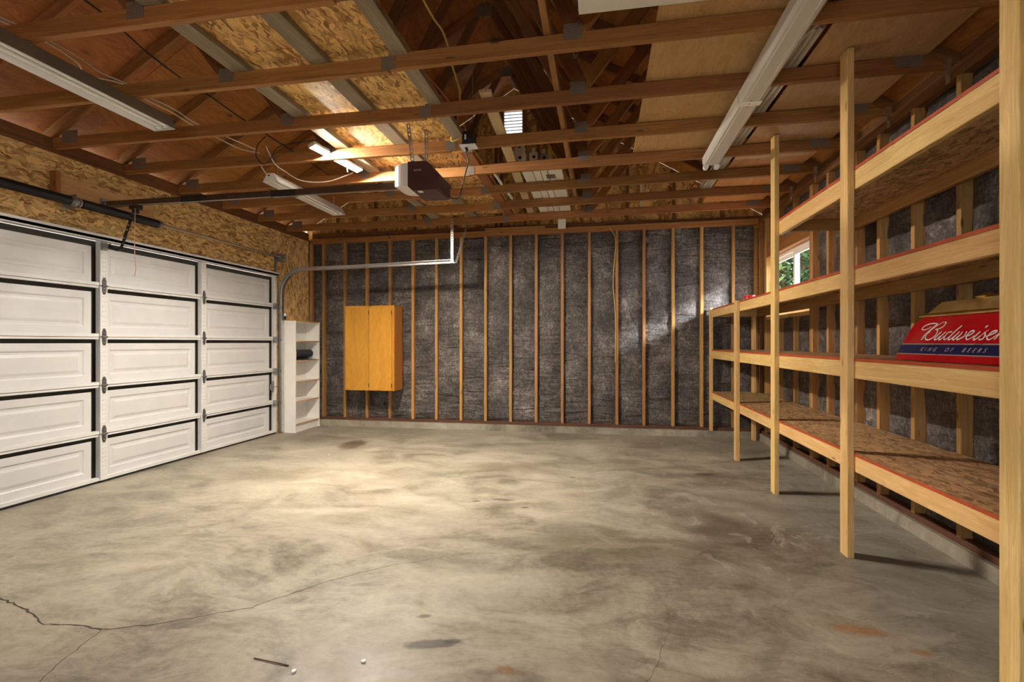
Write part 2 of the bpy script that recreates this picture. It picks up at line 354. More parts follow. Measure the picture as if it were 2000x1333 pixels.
class MB:
    def __init__(s): s.v = []; s.f = []; s.mi = []; s.cur = 0
    def add(s, vs, fs):
        n = len(s.v); s.v += [tuple(p) for p in vs]
        for f in fs: s.f.append(tuple(i+n for i in f)); s.mi.append(s.cur)
    def box(s, x0, x1, y0, y1, z0, z1):
        s.add([(x0,y0,z0),(x1,y0,z0),(x1,y1,z0),(x0,y1,z0),(x0,y0,z1),(x1,y0,z1),(x1,y1,z1),(x0,y1,z1)],
              [(0,3,2,1),(4,5,6,7),(0,1,5,4),(1,2,6,5),(2,3,7,6),(3,0,4,7)]); return s
    def cbox(s, c, sz, rot=None):
        R = rot or Matrix.Identity(3); h = [k/2 for k in sz]; c = Vector(c)
        vs = [c + R @ Vector((sx*h[0], sy*h[1], sz_*h[2])) for sz_ in (-1, 1) for sx, sy in ((-1,-1),(1,-1),(1,1),(-1,1))]
        s.add(vs, [(0,3,2,1),(4,5,6,7),(0,1,5,4),(1,2,6,5),(2,3,7,6),(3,0,4,7)]); return s
    def tube(s, pts, r, n=8, cap=True):
        pts = [Vector(p) for p in pts]; rings = []; up = None
        for i, p in enumerate(pts):
            t = (pts[min(i+1, len(pts)-1)] - pts[max(i-1, 0)]).normalized()
            if up is None:
                up = Vector((0,0,1)) if abs(t.z) < .9 else Vector((1,0,0))
            a = t.cross(up).normalized(); bb = a.cross(t).normalized(); up = bb
            rr = r[i] if isinstance(r, (list, tuple)) else r
            rings.append([p + a*math.cos(2*math.pi*k/n)*rr + bb*math.sin(2*math.pi*k/n)*rr for k in range(n)])
        vs = [q for g in rings for q in g]; fs = []
        for i in range(len(pts)-1):
            for k in range(n): fs.append((i*n+k, i*n+(k+1) % n, (i+1)*n+(k+1) % n, (i+1)*n+k))
        if cap: fs += [tuple(reversed(range(n))), tuple((len(pts)-1)*n+k for k in range(n))]
        s.add(vs, fs); return s
    def sweep(s, pts, prof, side, closed=True):
        # prof: list of (a, b): a along 'side', b along side x tangent
        pts = [Vector(p) for p in pts]; side = Vector(side).normalized(); n = len(prof); vs = []
        for i, p in enumerate(pts):
            t = (pts[min(i+1, len(pts)-1)] - pts[max(i-1, 0)]).normalized(); bb = side.cross(t).normalized()
            vs += [p + side*a + bb*b for a, b in prof]
        fs = []
        for i in range(len(pts)-1):
            for k in range(n if closed else n-1): fs.append((i*n+k, i*n+(k+1) % n, (i+1)*n+(k+1) % n, (i+1)*n+k))
        if closed: fs += [tuple(reversed(range(n))), tuple((len(pts)-1)*n+k for k in range(n))]
        s.add(vs, fs); return s
    def prism(s, poly, axis, a0, a1):
        # poly: 2D points, extruded along axis ('x','y','z') from a0 to a1
        def P(u, v, a): return {'x': (a, u, v), 'y': (u, a, v), 'z': (u, v, a)}[axis]
        n = len(poly); vs = [P(u, v, a0) for u, v in poly] + [P(u, v, a1) for u, v in poly]
        fs = [tuple(reversed(range(n))), tuple(range(n, 2*n))] + [(i, (i+1) % n, n+(i+1) % n, n+i) for i in range(n)]
        s.add(vs, fs); return s
    def lathe(s, prof, c, n=20, axis='z'):
        vs = []; c = Vector(c)
        for r, h in prof:
            for k in range(n):
                a = 2*math.pi*k/n; q = {'z': (r*math.cos(a), r*math.sin(a), h), 'x': (h, r*math.cos(a), r*math.sin(a)), 'y': (r*math.sin(a), h, r*math.cos(a))}[axis]
                vs.append(c + Vector(q))
        fs = []
        for i in range(len(prof)-1):
            for k in range(n): fs.append((i*n+k, i*n+(k+1) % n, (i+1)*n+(k+1) % n, (i+1)*n+k))
        fs += [tuple(reversed(range(n))), tuple((len(prof)-1)*n+k for k in range(n))]
        s.add(vs, fs); return s
    def mesh(s, name, mats, smooth=False):
        me = bpy.data.meshes.new(name); me.from_pydata(s.v, [], s.f)
        for m in (mats if isinstance(mats, (list, tuple)) else [mats]): me.materials.append(M[m])
        bm = bmesh.new(); bm.from_mesh(me); 
        for f, i in zip(bm.faces, s.mi): f.material_index = i
        bmesh.ops.recalc_face_normals(bm, faces=bm.faces[:]); bm.to_mesh(me); bm.free()
        if smooth:
            me.polygons.foreach_set('use_smooth', [True]*len(me.polygons))
            try: me.set_sharp_from_angle(angle=math.radians(42))
            except Exception: pass
        me.update(); return me
    def build(s, name, mats, parent=None, smooth=False, origin=True):
        me = s.mesh(name, mats, smooth)
        if not origin: return link(name, me, Matrix.Identity(4), parent)
        # origin at the bounding-box base centre
        xs, ys, zs = zip(*s.v); c = Vector(((min(xs)+max(xs))/2, (min(ys)+max(ys))/2, min(zs)))
        me.transform(Matrix.Translation(-c))
        return link(name, me, Matrix.Translation(c), parent)

_cache = {}
def _bar_mesh(L_, w, t, mat, ch):
    key = (round(L_, 4), round(w, 4), round(t, 4), mat, ch)
    if key not in _cache:
        b = MB(); hw, ht = w/2, t/2; c = min(ch, .3*min(w, t))
        if c > 0: poly = [(-hw+c,-ht),(hw-c,-ht),(hw,-ht+c),(hw,ht-c),(hw-c,ht),(-hw+c,ht),(-hw,ht-c),(-hw,-ht+c)]
        else: poly = [(-hw,-ht),(hw,-ht),(hw,ht),(-hw,ht)]
        b.prism(poly, 'x', -L_/2, L_/2); _cache[key] = b.mesh('bar', mat)
    return _cache[key]
def bar(name, x, y, z, mat, parent=None, ch=.003):
    """axis-aligned piece; its longest side is the grain direction (local X), thinnest is local Z"""
    ext = [abs(a[1]-a[0]) for a in (x, y, z)]; c = Vector([(a[0]+a[1])/2 for a in (x, y, z)])
    o = sorted(range(3), key=lambda i: -ext[i]); ax = [Vector([1.0 if i == k else 0 for i in range(3)]) for k in o]
    if ax[0].cross(ax[1]).dot(ax[2]) < 0: ax[2] = -ax[2]
    m4 = Matrix((ax[0], ax[1], ax[2])).transposed().to_4x4(); m4.translation = c
    return link(name, _bar_mesh(ext[o[0]], ext[o[1]], ext[o[2]], mat, ch), m4, parent)
def beam(name, p0, p1, w, t, mat, parent=None, up=(0, 1, 0), ch=.003):
    """piece from p0 to p1; w is measured along 'up', t across it"""
    p0, p1 = Vector(p0), Vector(p1); d = p1-p0; X = d.normalized(); U = Vector(up); Yv = (U - X*U.dot(X)).normalized(); Z = X.cross(Yv)
    m4 = Matrix((X, Yv, Z)).transposed().to_4x4(); m4.translation = (p0+p1)/2
    return link(name, _bar_mesh(d.length, w, t, mat, ch), m4, parent)
def smooth_path(pts, n=8):
    pts = [Vector(p) for p in pts]; out = []
    for i in range(len(pts)-1):
        p0, p1, p2, p3 = pts[max(i-1,0)], pts[i], pts[i+1], pts[min(i+2, len(pts)-1)]
        for k in range(n):
            t = k/n; out.append(.5*((2*p1)+(p2-p0)*t+(2*p0-5*p1+4*p2-p3)*t*t+(3*p1-p0-3*p2+p3)*t**3))
    return out+[pts[-1]]
def cable(name, pts, r, mat, label, cat='cable', parent=None):
    o = MB().tube(smooth_path(pts), r, 6).build(name, mat, parent, True)
    if parent is None: tag(o, label, cat)
    return o
def text_mesh(name, s, size, mat, m4, parent=None, extr=.0008, shear=0.0, space=1.0):
    cu = bpy.data.curves.new(name, 'FONT'); cu.body = s; cu.size = size; cu.extrude = extr; cu.shear = shear; cu.space_character = space
    to = bpy.data.objects.new(name+'_src', cu); col.objects.link(to); bpy.context.view_layer.update()
    me = bpy.data.meshes.new_from_object(to.evaluated_get(bpy.context.evaluated_depsgraph_get()))
    bpy.data.objects.remove(to); bpy.data.curves.remove(cu); me.materials.clear(); me.materials.append(M[mat])
    return link(name, me, m4, parent)


# ================================================================== SETTING
fl = MB().box(XL-.12, XR+.13, YN, D+.11, -.12, 0).build('floor', 'concrete', origin=False); tag(fl, 'stained bare concrete garage floor', kind='structure')
def crack(pts, w):
    pts = [Vector((x, y, 0)) for x, y in pts]; fine = []
    for a, b in zip(pts, pts[1:]):
        n = max(2, int((b-a).length/.025)); d = (b-a); s = Vector((-d.y, d.x, 0)).normalized()
        for i in range(n):
            fine.append(a + d*(i/n) + s*random.uniform(-.006, .006))
    fine.append(pts[-1]); mb = MB(); vs = []
    for i, p in enumerate(fine):
        t = (fine[min(i+1, len(fine)-1)] - fine[max(i-1, 0)]).normalized(); s = Vector((-t.y, t.x, 0)); k = i/len(fine)
        ww = w(k)*random.uniform(.6, 1.3); vs += [p+s*ww+Vector((0, 0, .0006)), p-s*ww+Vector((0, 0, .0006))]
    mb.add(vs, [(2*i, 2*i+1, 2*i+3, 2*i+2) for i in range(len(fine)-1)])
    return mb.build('crack', 'crack', fl)
crack([(-3.3, 1.98), (-2.85, 1.943), (-2.66, 1.90), (-2.505, 1.844), (-2.40, 1.80), (-2.25, 1.82), (-2.107, 1.809)], lambda k: .0040)
crack([(-2.107, 1.809), (-1.95, 1.87), (-1.777, 1.972), (-1.60, 2.08), (-1.39, 2.384), (-1.15, 2.60), (-.8, 2.819), (-.6, 2.87)], lambda k: .0026*(1-.7*k))
crack([(-2.107, 1.809), (-2.08, 1.70), (-2.05, 1.58), (-2.012, 1.49), (-1.99, 1.3)], lambda k: .0018)
crack([(.05, 1.50), (.12, 1.75), (.22, 2.0), (.30, 2.25)], lambda k: .0011*(1-.5*k))

def zo(x): return 0 if x < XC else .012+.035*(x-XC)/3.2     # the right half of the frame sits a little higher
# ---- back wall
wb = MB()
VX0, VX1, VZ0, VZ1 = -1.365, -1.06, 4.155, 4.56
y0, y1 = D+.092, D+.106
def gz(x): return zd(x)-.001
wb.prism([(XL-.12, 0), (XR+.13, 0), (XR+.13, 2.80), (XL-.12, 2.80)], 'y', y0, y1)
wb.prism([(XL-.12, 2.80), (VX0, 2.80), (VX0, gz(VX0)), (XL-.12, gz(XL-.12))], 'y', y0, y1)
wb.prism([(VX1, 2.80), (XR+.13, 2.80), (XR+.13, gz(XR+.13)), (VX1, gz(VX1))], 'y', y0, y1)
wb.prism([(VX0, 2.80), (VX1, 2.80), (VX1, VZ0), (VX0, VZ0)], 'y', y0, y1)
wb.prism([(VX0, VZ1), (VX1, VZ1), (VX1, gz(VX1)), (XC, gz(XC)), (VX0, gz(VX0))], 'y', y0, y1)
WB = wb.build('wall_back', 'osbf'); tag(WB, 'back wall of open studs with dark insulation facing', kind='structure')
STUDX = [-4.103, -3.754, -3.402, -3.04, -2.684, -2.326, -1.959, -1.599, -1.238, -.875, -.512, -.142, .228, .585, .961, 1.324, 1.717]
Z0, Z1 = .123, 2.724
bar('stud', (XL-.02, XL+.018), (D, D+.089), (Z0, Z1), 'stud', WB)
for i, x in enumerate(STUDX): bar('stud', (x-.019, x+.019), (D, D+.089), (Z0, Z1+.045*(x-XL)/(XR-XL)-.001), 'stud', WB)
bar('stud', (XR-.045, XR-.007), (D, D+.089), (Z0, Z1), 'stud', WB)
bar('sole_plate', (XL, XR), (D-.002, D+.089), (.085, Z0), 'sole', WB)
for i, z in enumerate((Z1+.019, Z1+.057)): beam('top_plate', (XL, D+.0445-.001*i, z), (XR, D+.0445-.001*i, z+.045), .089, .0375, 'fir', WB, up=(0, 1, 0))
bar('plate_splice', (-1.6, -.75), (D-.012, D+.03), (2.815, 2.86), 'fir', WB)
bar('gable_plate', (XL, XR+.08), (D+.05, D+.09), (2.80, 2.889), 'firdark', WB)
for x in [-3.9+.61*i for i in range(10)]:
    zt = zd(x)-.03
    if zt > 3.05 and not (VX0-.02 < x < VX1+.02): bar('gable_stud', (x-.019, x+.019), (D+.053, D+.091), (2.889, zt), 'firdark', WB)
for x in (VX0-.038, VX1): bar('gable_stud', (x, x+.038), (D+.053, D+.091), (2.889, 4.62), 'firdark', WB)
def batt(parent, mat4, w, hgt, seed):
    nx, nz = 10, max(8, int(hgt/.035)); mb = MB(); vs = []
    for j in range(nz+1):
        for i in range(nx+1):
            u, v = i/nx, j/nz; x = (u-.5)*w; z = v*hgt
            d = .018*(1-(2*u-1)**4) + .012*noise.noise((x*4+seed*3.1, z*2.5, seed)) + .006*math.sin((x*1.0-z*.85)*34+4*noise.noise((x*3, z*1.5, seed*1.7)))*max(0, noise.noise((z*.8, seed*2.3, 5))+.15)*2.2
            e = min(v, 1-v)*hgt; d *= min(1, e/.05+.2)
            vs.append((x, z, d))
    mb.add(vs, [(j*(nx+1)+i, j*(nx+1)+i+1, (j+1)*(nx+1)+i+1, (j+1)*(nx+1)+i) for j in range(nz) for i in range(nx)])
    return link('insulation_batt', mb.mesh('batt', 'insul', True), mat4, parent)
xs = [XL-.001] + STUDX + [XR-.026]
for i in range(len(xs)-1):
    a, b = xs[i]+.019, xs[i+1]-.019; c = (a+b)/2
    m4 = Matrix(((1,0,0,c),(0,0,-1,D+.062),(0,1,0,Z0),(0,0,0,1)))   # local y -> up, local z -> into the room
    batt(WB, m4, b-a+.004, Z1-Z0+.04, i+1)
cu = MB().box(XL, XR+.1, D-.065, D+.1, 0, .085)
bo = cu.build('baseboard_back', 'curb'); tag(bo, 'low concrete curb under the back wall', kind='structure')
cu = MB().box(1.99, XR+.1, YN, D-.065, 0, .085)
bo = cu.build('baseboard_right', 'curb'); tag(bo, 'low concrete curb under the right wall', kind='structure')

# ---- right wall
Z1R = 2.767
WY0, WY1, WZ0, WZ1 = 5.32, 6.60, 1.55, 2.28      # window opening
wr = MB(); x0, x1 = XR+.092, XR+.106
for ya, yb, za, zb in ((YN, WY0, 0, 2.84), (WY1, D+.1, 0, 2.84), (WY0, WY1, 0, WZ0), (WY0, WY1, WZ1, 2.84)): wr.box(x0, x1, ya, yb, za, zb)
WR = wr.build('wall_right', 'osbf'); tag(WR, 'right wall of open studs with dark insulation facing', kind='structure')
SY = [-1.9, -1.48, -1.06, -.64, -.22, .2, .62, 1.04, 1.46, 1.88, 2.42, 2.84, 3.256, 3.682, 4.094, 4.42, 4.926]
for y in SY: bar('stud', (XR, XR+.089), (y-.019, y+.019), (Z0, Z1R), 'stud', WR)
for y in (5.263, 5.301, 6.619, 6.66, D-.02): bar('stud', (XR, XR+.089), (y-.019, y+.019), (Z0, Z1R), 'stud', WR)
for y in (5.72, 6.16): 
    bar('cripple_stud', (XR, XR+.089), (y-.019, y+.019), (Z0, WZ0-.038), 'stud', WR); bar('cripple_stud', (XR, XR+.089), (y-.019, y+.019), (WZ1+.14, Z1R), 'stud', WR)
bar('window_header', (XR, XR+.089), (WY0, WY1), (WZ1, WZ1+.14), 'fir', WR); bar('window_sill', (XR, XR+.089), (WY0, WY1), (WZ0-.038, WZ0), 'pine', WR)
bar('sole_plate', (XR-.004, XR+.089), (YN, D-.002), (.085, Z0), 'sole', WR)
bar('top_plate', (XR, XR+.089), (YN, D-.002), (Z1R, Z1R+.038), 'firdark', WR); bar('top_plate', (XR-.003, XR+.089), (YN, D-.002), (Z1R+.038, 2.843), 'firdark', WR)
bar('blocking', (XR+.045, XR+.083), (YN, D), (2.843, 2.95), 'firdark', WR)
ys = [-1.9]+SY[1:]+[5.263]
for i in range(len(ys)-1):
    a, b = ys[i]+.019, ys[i+1]-.019; c = (a+b)/2
    if b < 1.2: continue
    m4 = Matrix(((0,0,-1,XR+.062),(-1,0,0,c),(0,1,0,Z0),(0,0,0,1)))
    batt(WR, m4, b-a+.004, Z1R-Z0, 40+i)
for ya, yb in ((5.32, 6.60),):
    m4 = Matrix(((0,0,-1,XR+.062),(-1,0,0,(ya+yb)/2),(0,1,0,Z0),(0,0,0,1))); batt(WR, m4, yb-ya, WZ0-.04-Z0, 71)
    m4 = Matrix(((0,0,-1,XR+.062),(-1,0,0,(ya+yb)/2),(0,1,0,WZ1+.14),(0,0,0,1))); batt(WR, m4, yb-ya, Z1R-WZ1-.14, 72)
m4 = Matrix(((0,0,-1,XR+.062),(-1,0,0,6.78),(0,1,0,Z0),(0,0,0,1))); batt(WR, m4, .2, Z1R-Z0, 73)
# window
wi = MB(); fx0, fx1 = XR+.075, XR+.115
def frame(mb, ya, yb, za, zb, t, xa, xb):
    mb.box(xa, xb, ya, ya+t, za, zb); mb.box(xa, xb, yb-t, yb, za, zb); mb.box(xa, xb, ya+t, yb-t, za, za+t); mb.box(xa, xb, ya+t, yb-t, zb-t, zb)
frame(wi, WY0, WY1, WZ0, WZ1, .04, fx0, fx1)
WI = wi.build('window_1', 'vinyl'); tag(WI, 'white vinyl sliding window in the right wall', kind='structure')
ym = (WY0+WY1)/2 - .05
for (ya, yb, off) in ((WY0+.04, ym+.03, -.012), (ym-.03, WY1-.04, .010)):
    s = MB(); frame(s, ya, yb, WZ0+.04, WZ1-.04, .045, fx0+.012+off, fx0+.032+off); so = s.build('sash', 'vinyl', WI)
    MB().box(fx0+.020+off, fx0+.024+off, ya+.045, yb-.045, WZ0+.085, WZ1-.085).build('pane', 'glass', so)

# ---- left wall (garage door side)
DY0, DY1, DZ = 1.30, 6.12, 2.15
wl = MB(); x0, x1 = XL-.16, XL-.061
for ya, yb, za, zb in ((YN, DY0-.05, 0, 2.80), (DY1-.01, D+.1, 0, 2.80), (DY0-.05, DY1-.01, DZ-.01, 2.80)): wl.box(x0, x1, ya, yb, za, zb)
WL = wl.build('wall_left', 'siding'); tag(WL, 'oriented strand board wall around the garage door', kind='structure')
x0, x1 = XL-.06, XL-.035
ed = [YN, .2, 1.25, 2.10, 3.343, 4.56, 5.78]
for a, b in zip([DY0-.05, 2.42, 3.343, 4.85], [2.42, 3.343, 4.85, 6.125]): bar('osb_panel', (x0, x1), (a+.0015, b-.0015), (DZ-.01, 2.70), 'osb', WL, 0)
bar('osb_panel', (x0, x1), (6.128, D), (0, 2.70), 'osb', WL, 0)
bar('osb_panel', (x0, x1), (YN, DY0-.053), (0, 2.70), 'osb', WL, 0)
for a, b in zip([YN, .15, 2.55, 4.95], [.147, 2.547, 4.947, D]): bar('osb_panel', (x0+.002, x1+.002), (a, b), (2.703, 2.765), 'osb', WL, 0)
bar('top_plate', (XL-.12, XL-.03), (YN, D), (2.765, 2.803), 'firdark', WL)
for k in range(-8, 7):
    a = YK(k)+.04; b = YK(k+1)-.002 if k < 6 else D
    bar('blocking', (XL-.07, XL-.032), (a, b), (2.803, 2.885), 'firdark', WL)
# ---- unseen rear wall; its opening is added to let in fill daylight
wq = MB()
RX0, RX1, RZ, RB = -1.1, .75, 2.1, .95
for xa, xb, za, zb in ((XL-.12, RX0, 0, 2.95), (RX1, XR+.1, 0, 2.95), (RX0, RX1, RZ, 2.95), (RX0, RX1, 0, RB)): wq.box(xa, xb, YN-.1, YN, za, zb)
wq.prism([(XL-.12, 2.95), (XR+.1, 2.95), (XC, 4.84)], 'y', YN-.1, YN)
WQ = wq.build('wall_rear', 'osbf'); tag(WQ, 'unseen rear wall with an opening added for fill light', kind='structure')

# ---- roof: sheathing panels in rows on both slopes
ce = MB(); ov = .5
for s in (-1, 1):
    xe = XL-.12-ov if s < 0 else XR+.1+.35
    poly = [(xe, zd(xe)+.014), (XC, zd(XC)+.014), (XC, zd(XC)+.03), (xe, zd(xe)+.03)]
    ce.prism(poly, 'y', YN-.3, D+.35)
CE = ce.build('ceiling', 'siding'); tag(CE, 'underside of the pitched plywood roof', kind='structure')
ang = math.atan(PITCH)
for s in (-1, 1):
    half = (XC-(XL-.12-ov)) if s < 0 else (XR+.45-XC); Ls = half/math.cos(ang); rows = [0, 1.22, 2.44, 3.66, Ls]; rows = [r for r in rows if r < Ls-.02]+[Ls]
    for r in range(len(rows)-1):
        off = -2.44*.5*(r % 2); y = YN-.3+off
        while y < D+.1:
            a, b = max(YN-.3, y), min(D+.09, y+2.436); y += 2.44
            if b-a < .1: continue
            # distance measured from the eave upwards
            la, lb = Ls-rows[r]-.002, Ls-rows[r+1]+.002; mid = (la+lb)/2
            cx = XC + s*mid*math.cos(ang); cz = zd(XC) - mid*math.sin(ang)
            Yv = Vector((0, 1, 0)); Sv = Vector((s*math.cos(ang), 0, -math.sin(ang))); Zv = Yv.cross(Sv)
            Zn = Vector((s*math.sin(ang), 0, math.cos(ang)))
            m4 = Matrix((Yv, Sv, Zv)).transposed().to_4x4(); m4.translation = Vector((cx, (a+b)/2, cz)) + Zn*.006
            link('sheathing_panel', _bar_mesh(b-a, abs(la-lb), .012, 'roof', 0), m4, CE)
# ---- outside
g = MB().box(-16, 22, -18, 24, -.35, -.13).build('ground', 'ground'); tag(g, 'pale pavement around the garage', kind='structure')

# ================================================================== GABLE VENT
gv = thing('gable_vent', ((VX0+VX1)/2, D+.09, VZ0), 'white louvered vent high in the back gable', 'vent')
fr = MB(); ya, yb = D+.07, D+.13
fr.box(VX0, VX0+.02, ya, yb, VZ0, VZ1); fr.box(VX1-.02, VX1, ya, yb, VZ0, VZ1); fr.box(VX0, VX1, ya, yb, VZ0, VZ0+.02); fr.box(VX0, VX1, ya, yb, VZ1-.02, VZ1)
fr.build('frame', 'firdark', gv)
ns = 8
for i in range(ns):
    z = VZ0+.035+i*(VZ1-VZ0-.05)/ns
    sl = beam('slat', (VX0+.02, D+.105, z), (VX1-.02, D+.105, z), .056, .005, 'vinyl', gv, up=(0, 1, -.62), ch=0); bar('slat_dark_line', (VX0+.02, VX1-.02), (D+.074, D+.080), (z+.010, z+.022), 'galvdull', sl, 0)  # dark strip added to stand for the shaded gap under each slat

# ================================================================== TRUSSES
def truss(k, label):
    y = YK(k)+.019; t = thing('roof_truss', (XC, y, ZC0), label, 'truss', 'wooden roof trusses')
    bar('bottom_chord', (XL-.13, XC-.001), (y-.019, y+.019), (ZC0, ZC1), 'fir', t); zm = (ZC0+ZC1)/2; beam('bottom_chord', (XC+.001, y, zm+zo(XC)), (XR+.088, y, zm+zo(XR+.088)), .038, .089, 'fir', t)
    ca = math.cos(ang)
    for s in (-1, 1):
        xe = XL-.5 if s < 0 else XR+.4; hc = .0445/ca
        beam('rafter', (xe, y, zr(xe)+hc), (XC, y, zr(XC)+hc-.004), .038, .089, 'firdark' if s > 0 else 'fir', t)
        jb = XC + s*1.055; jm = XC + s*1.72
        beam('web', (jb+s*.03, y, ZC1+.02+zo(jb)), (XC+s*.10, y, zr(XC)-.04), .036, .087, 'firdark', t)
        beam('web', (jb+s*.03, y, ZC1+.02+zo(jb)), (jm, y, zr(jm)-.01), .036, .087, 'fir' if s > 0 else 'firdark', t)
    def plate(x, z, w, h):
        m4 = Matrix(((1,0,0,x),(0,0,-1,y-.0195),(0,1,0,z+(zo(x) if z < 3 and x > XC+.1 else 0)),(0,0,0,1)))
        key = ('pl', w, h)
        if key not in _cache:
            b = MB(); b.box(-w/2, w/2, -h/2, h/2, -.0008, .0012); _cache[key] = b.mesh('plate', 'plate')
        link('nail_plate', _cache[key], m4, t)
    plate(XC-1.055, ZC1-.012, .10, .085); plate(XC, (ZC0+ZC1)/2+.003, .088, .080); plate(XC+1.055, ZC1+.005, .10, .085)
    plate(1.80, ZC1-.005, .15, .12); plate(XL+.13, ZC1-.005, .15, .10); plate(XC, zr(XC)+.01, .16, .13)
    for s in (-1, 1): plate(XC+s*1.72, zr(XC+s*1.72)+.02, .10, .10)
    for s in (1,):   # hurricane strap at the right wall
        st = MB(); st.cbox((XR-.012, y-.022, 2.85), (.030, .002, .10)); st.cbox((XR-.006, y-.005, 2.79), (.003, .036, .06)); st.build('tie_strap', 'galv', t)
    return t
ORD = {-1: 'nearest wooden roof truss, crossing the top left corner of the ceiling', 0: 'wooden roof truss second from the camera', 1: 'wooden roof truss third from the camera',
       2: 'wooden roof truss right between the two glowing LED bars, fourth from the camera', 3: 'wooden roof truss behind the glowing lamp, fourth from the back wall', 4: 'wooden roof truss third from the back wall',
       5: 'wooden roof truss second from the back wall', 6: 'wooden roof truss closest to the back wall'}
for k in range(-1, 7): truss(k, ORD[k])
# ---- braces and boards lying on the chords
b = beam('lateral_brace', (-.283, 1.2, ZC1+.068), (-.283, 6.42, ZC1+.068), .089, .038, 'stud', up=(0, 0, 1)); tag(b, 'long two-by-four on edge running lengthwise over the truss chords', 'brace')
for x0, x1, lab, y1_ in ((-2.215, -2.10, 'weathered grey board under the left edge of the attic floor', 6.4), (-1.695, -1.58, 'weathered grey board under the middle of the attic floor', 6.4), (-1.175, -1.08, 'weathered grey board under the right edge of the attic floor beside the orange cable', 4.2)):
    b = bar('attic_joist', (x0, x1), (1.2, y1_), (ZC1, ZC1+.038), 'grey'); tag(b, lab, 'board', 'grey attic floor boards')
b = bar('attic_joist', (-1.20, -1.10), (4.25, 6.4), (ZC1, ZC1+.038), 'fir'); tag(b, 'brown board under the attic floor above the motor unit', 'board', 'grey attic floor boards')
for a, bb, lab in ((1.2, 2.60, 'strand board attic floor panel nearest the camera'), (2.604, 3.98, 'strand board attic floor panel between the grey boards'), (3.984, 5.2, 'strand board attic floor panel above the garage door motor'), (5.204, 6.4, 'strand board attic floor panel nearest the back wall')):
    b = bar('attic_floor_panel', (-2.21, -1.085), (a, bb), (ZC1+.038, ZC1+.050), 'osbf', None, 0); tag(b, lab, 'panel', 'attic floor panels')
b = beam('pale_board', (-.755, 3.25, ZC1+.028), (-.875, 6.4, ZC1+.028), .085, .02, 'pale', up=(1, 0, 0)); tag(b, 'pale smooth board laid loose over the trusses left of the gable vent', 'board')
P = [('thin_plywood_sheet', (.275, 1.085), (1.3, 2.50), 'ply', 'pale plywood sheet overhead nearest the camera, left of the tube light'),
     ('thin_plywood_sheet', (.29, 1.085), (2.503, 4.72), 'ply', 'long pale plywood sheet overhead left of the tube light'),
     ('thin_plywood_sheet', (1.225, 1.90), (1.3, 2.78), 'ply', 'pale plywood sheet overhead at the top right corner'),
     ('thin_plywood_sheet', (1.225, 1.90), (2.783, 4.93), 'ply', 'pale plywood sheet overhead above the shelf posts'),
     ('thin_plywood_sheet', (1.225, 1.90), (4.935, 6.35), 'plyo', 'orange plywood sheet overhead in the back right corner')]
for n, xx, yy, mt, lab in P:
    zp = ZC1+(.034 if xx[0] < 1 else .0465); b = bar(n, xx, yy, (zp, zp+.006), mt, None, 0); tag(b, lab, 'plywood', 'plywood sheets over the trusses')
# ================================================================== GARAGE DOOR
GD = MB().box(XL-.084, XL-.078, DY0, DY1, .03, DZ-.02).build('door_1', 'olive'); tag(GD, 'white sectional garage door of five panelled sections', kind='structure')
px = XL-.046                          # panel face
STY = [DY0+.02, 2.44, 3.715, 4.845, 6.085]
zs = [.02, .425, .858, 1.28, 1.742, 2.145]
zs = [.02, .43, .86, 1.285, 1.735, 2.15]
def raised(mb, ya, yb, za, zb, x, mrg=.07, dep=.012):
    """sheet face with a moulded rectangular frame"""
    r = [(ya, za), (yb, za), (yb, zb), (ya, zb)]
    def inset(d): return [(ya+d, za+d), (yb-d, za+d), (yb-d, zb-d), (ya+d, zb-d)]
    rings = [(r, 0), (inset(mrg), 0), (inset(mrg+.012), -dep), (inset(mrg+.028), -dep), (inset(mrg+.05), -dep*.15)]
    vs = []; 
    for q, d in rings: vs += [(x+d, a, b) for a, b in q]
    fs = []
    for i in range(len(rings)-1):
        for k in range(4): fs.append((i*4+k, i*4+(k+1) % 4, (i+1)*4+(k+1) % 4, (i+1)*4+k))
    n = (len(rings)-1)*4; fs.append((n, n+1, n+2, n+3)); mb.add(vs, fs)
hinge_me = None
def hinge_mesh():
    h = MB()
    h.prism([(-.020, -.010), (.020, -.010), (.020, -.045), (.010, -.075), (-.010, -.075), (-.020, -.045)], 'x', 0, .003)
    h.prism([(-.020, .010), (.020, .010), (.020, .045), (.010, .075), (-.010, .075), (-.020, .045)], 'x', 0, .003)
    h.tube([(.007, -.024, 0), (.007, .024, 0)], .009, 8)
    for z in (-.055, -.028, .028, .055): h.lathe([(.008, 0), (.008, .006), (.004, .008)], (.003, 0, z), 8, 'x')
    return h.mesh('hinge', 'hinge', True)
hinge_me = hinge_mesh()
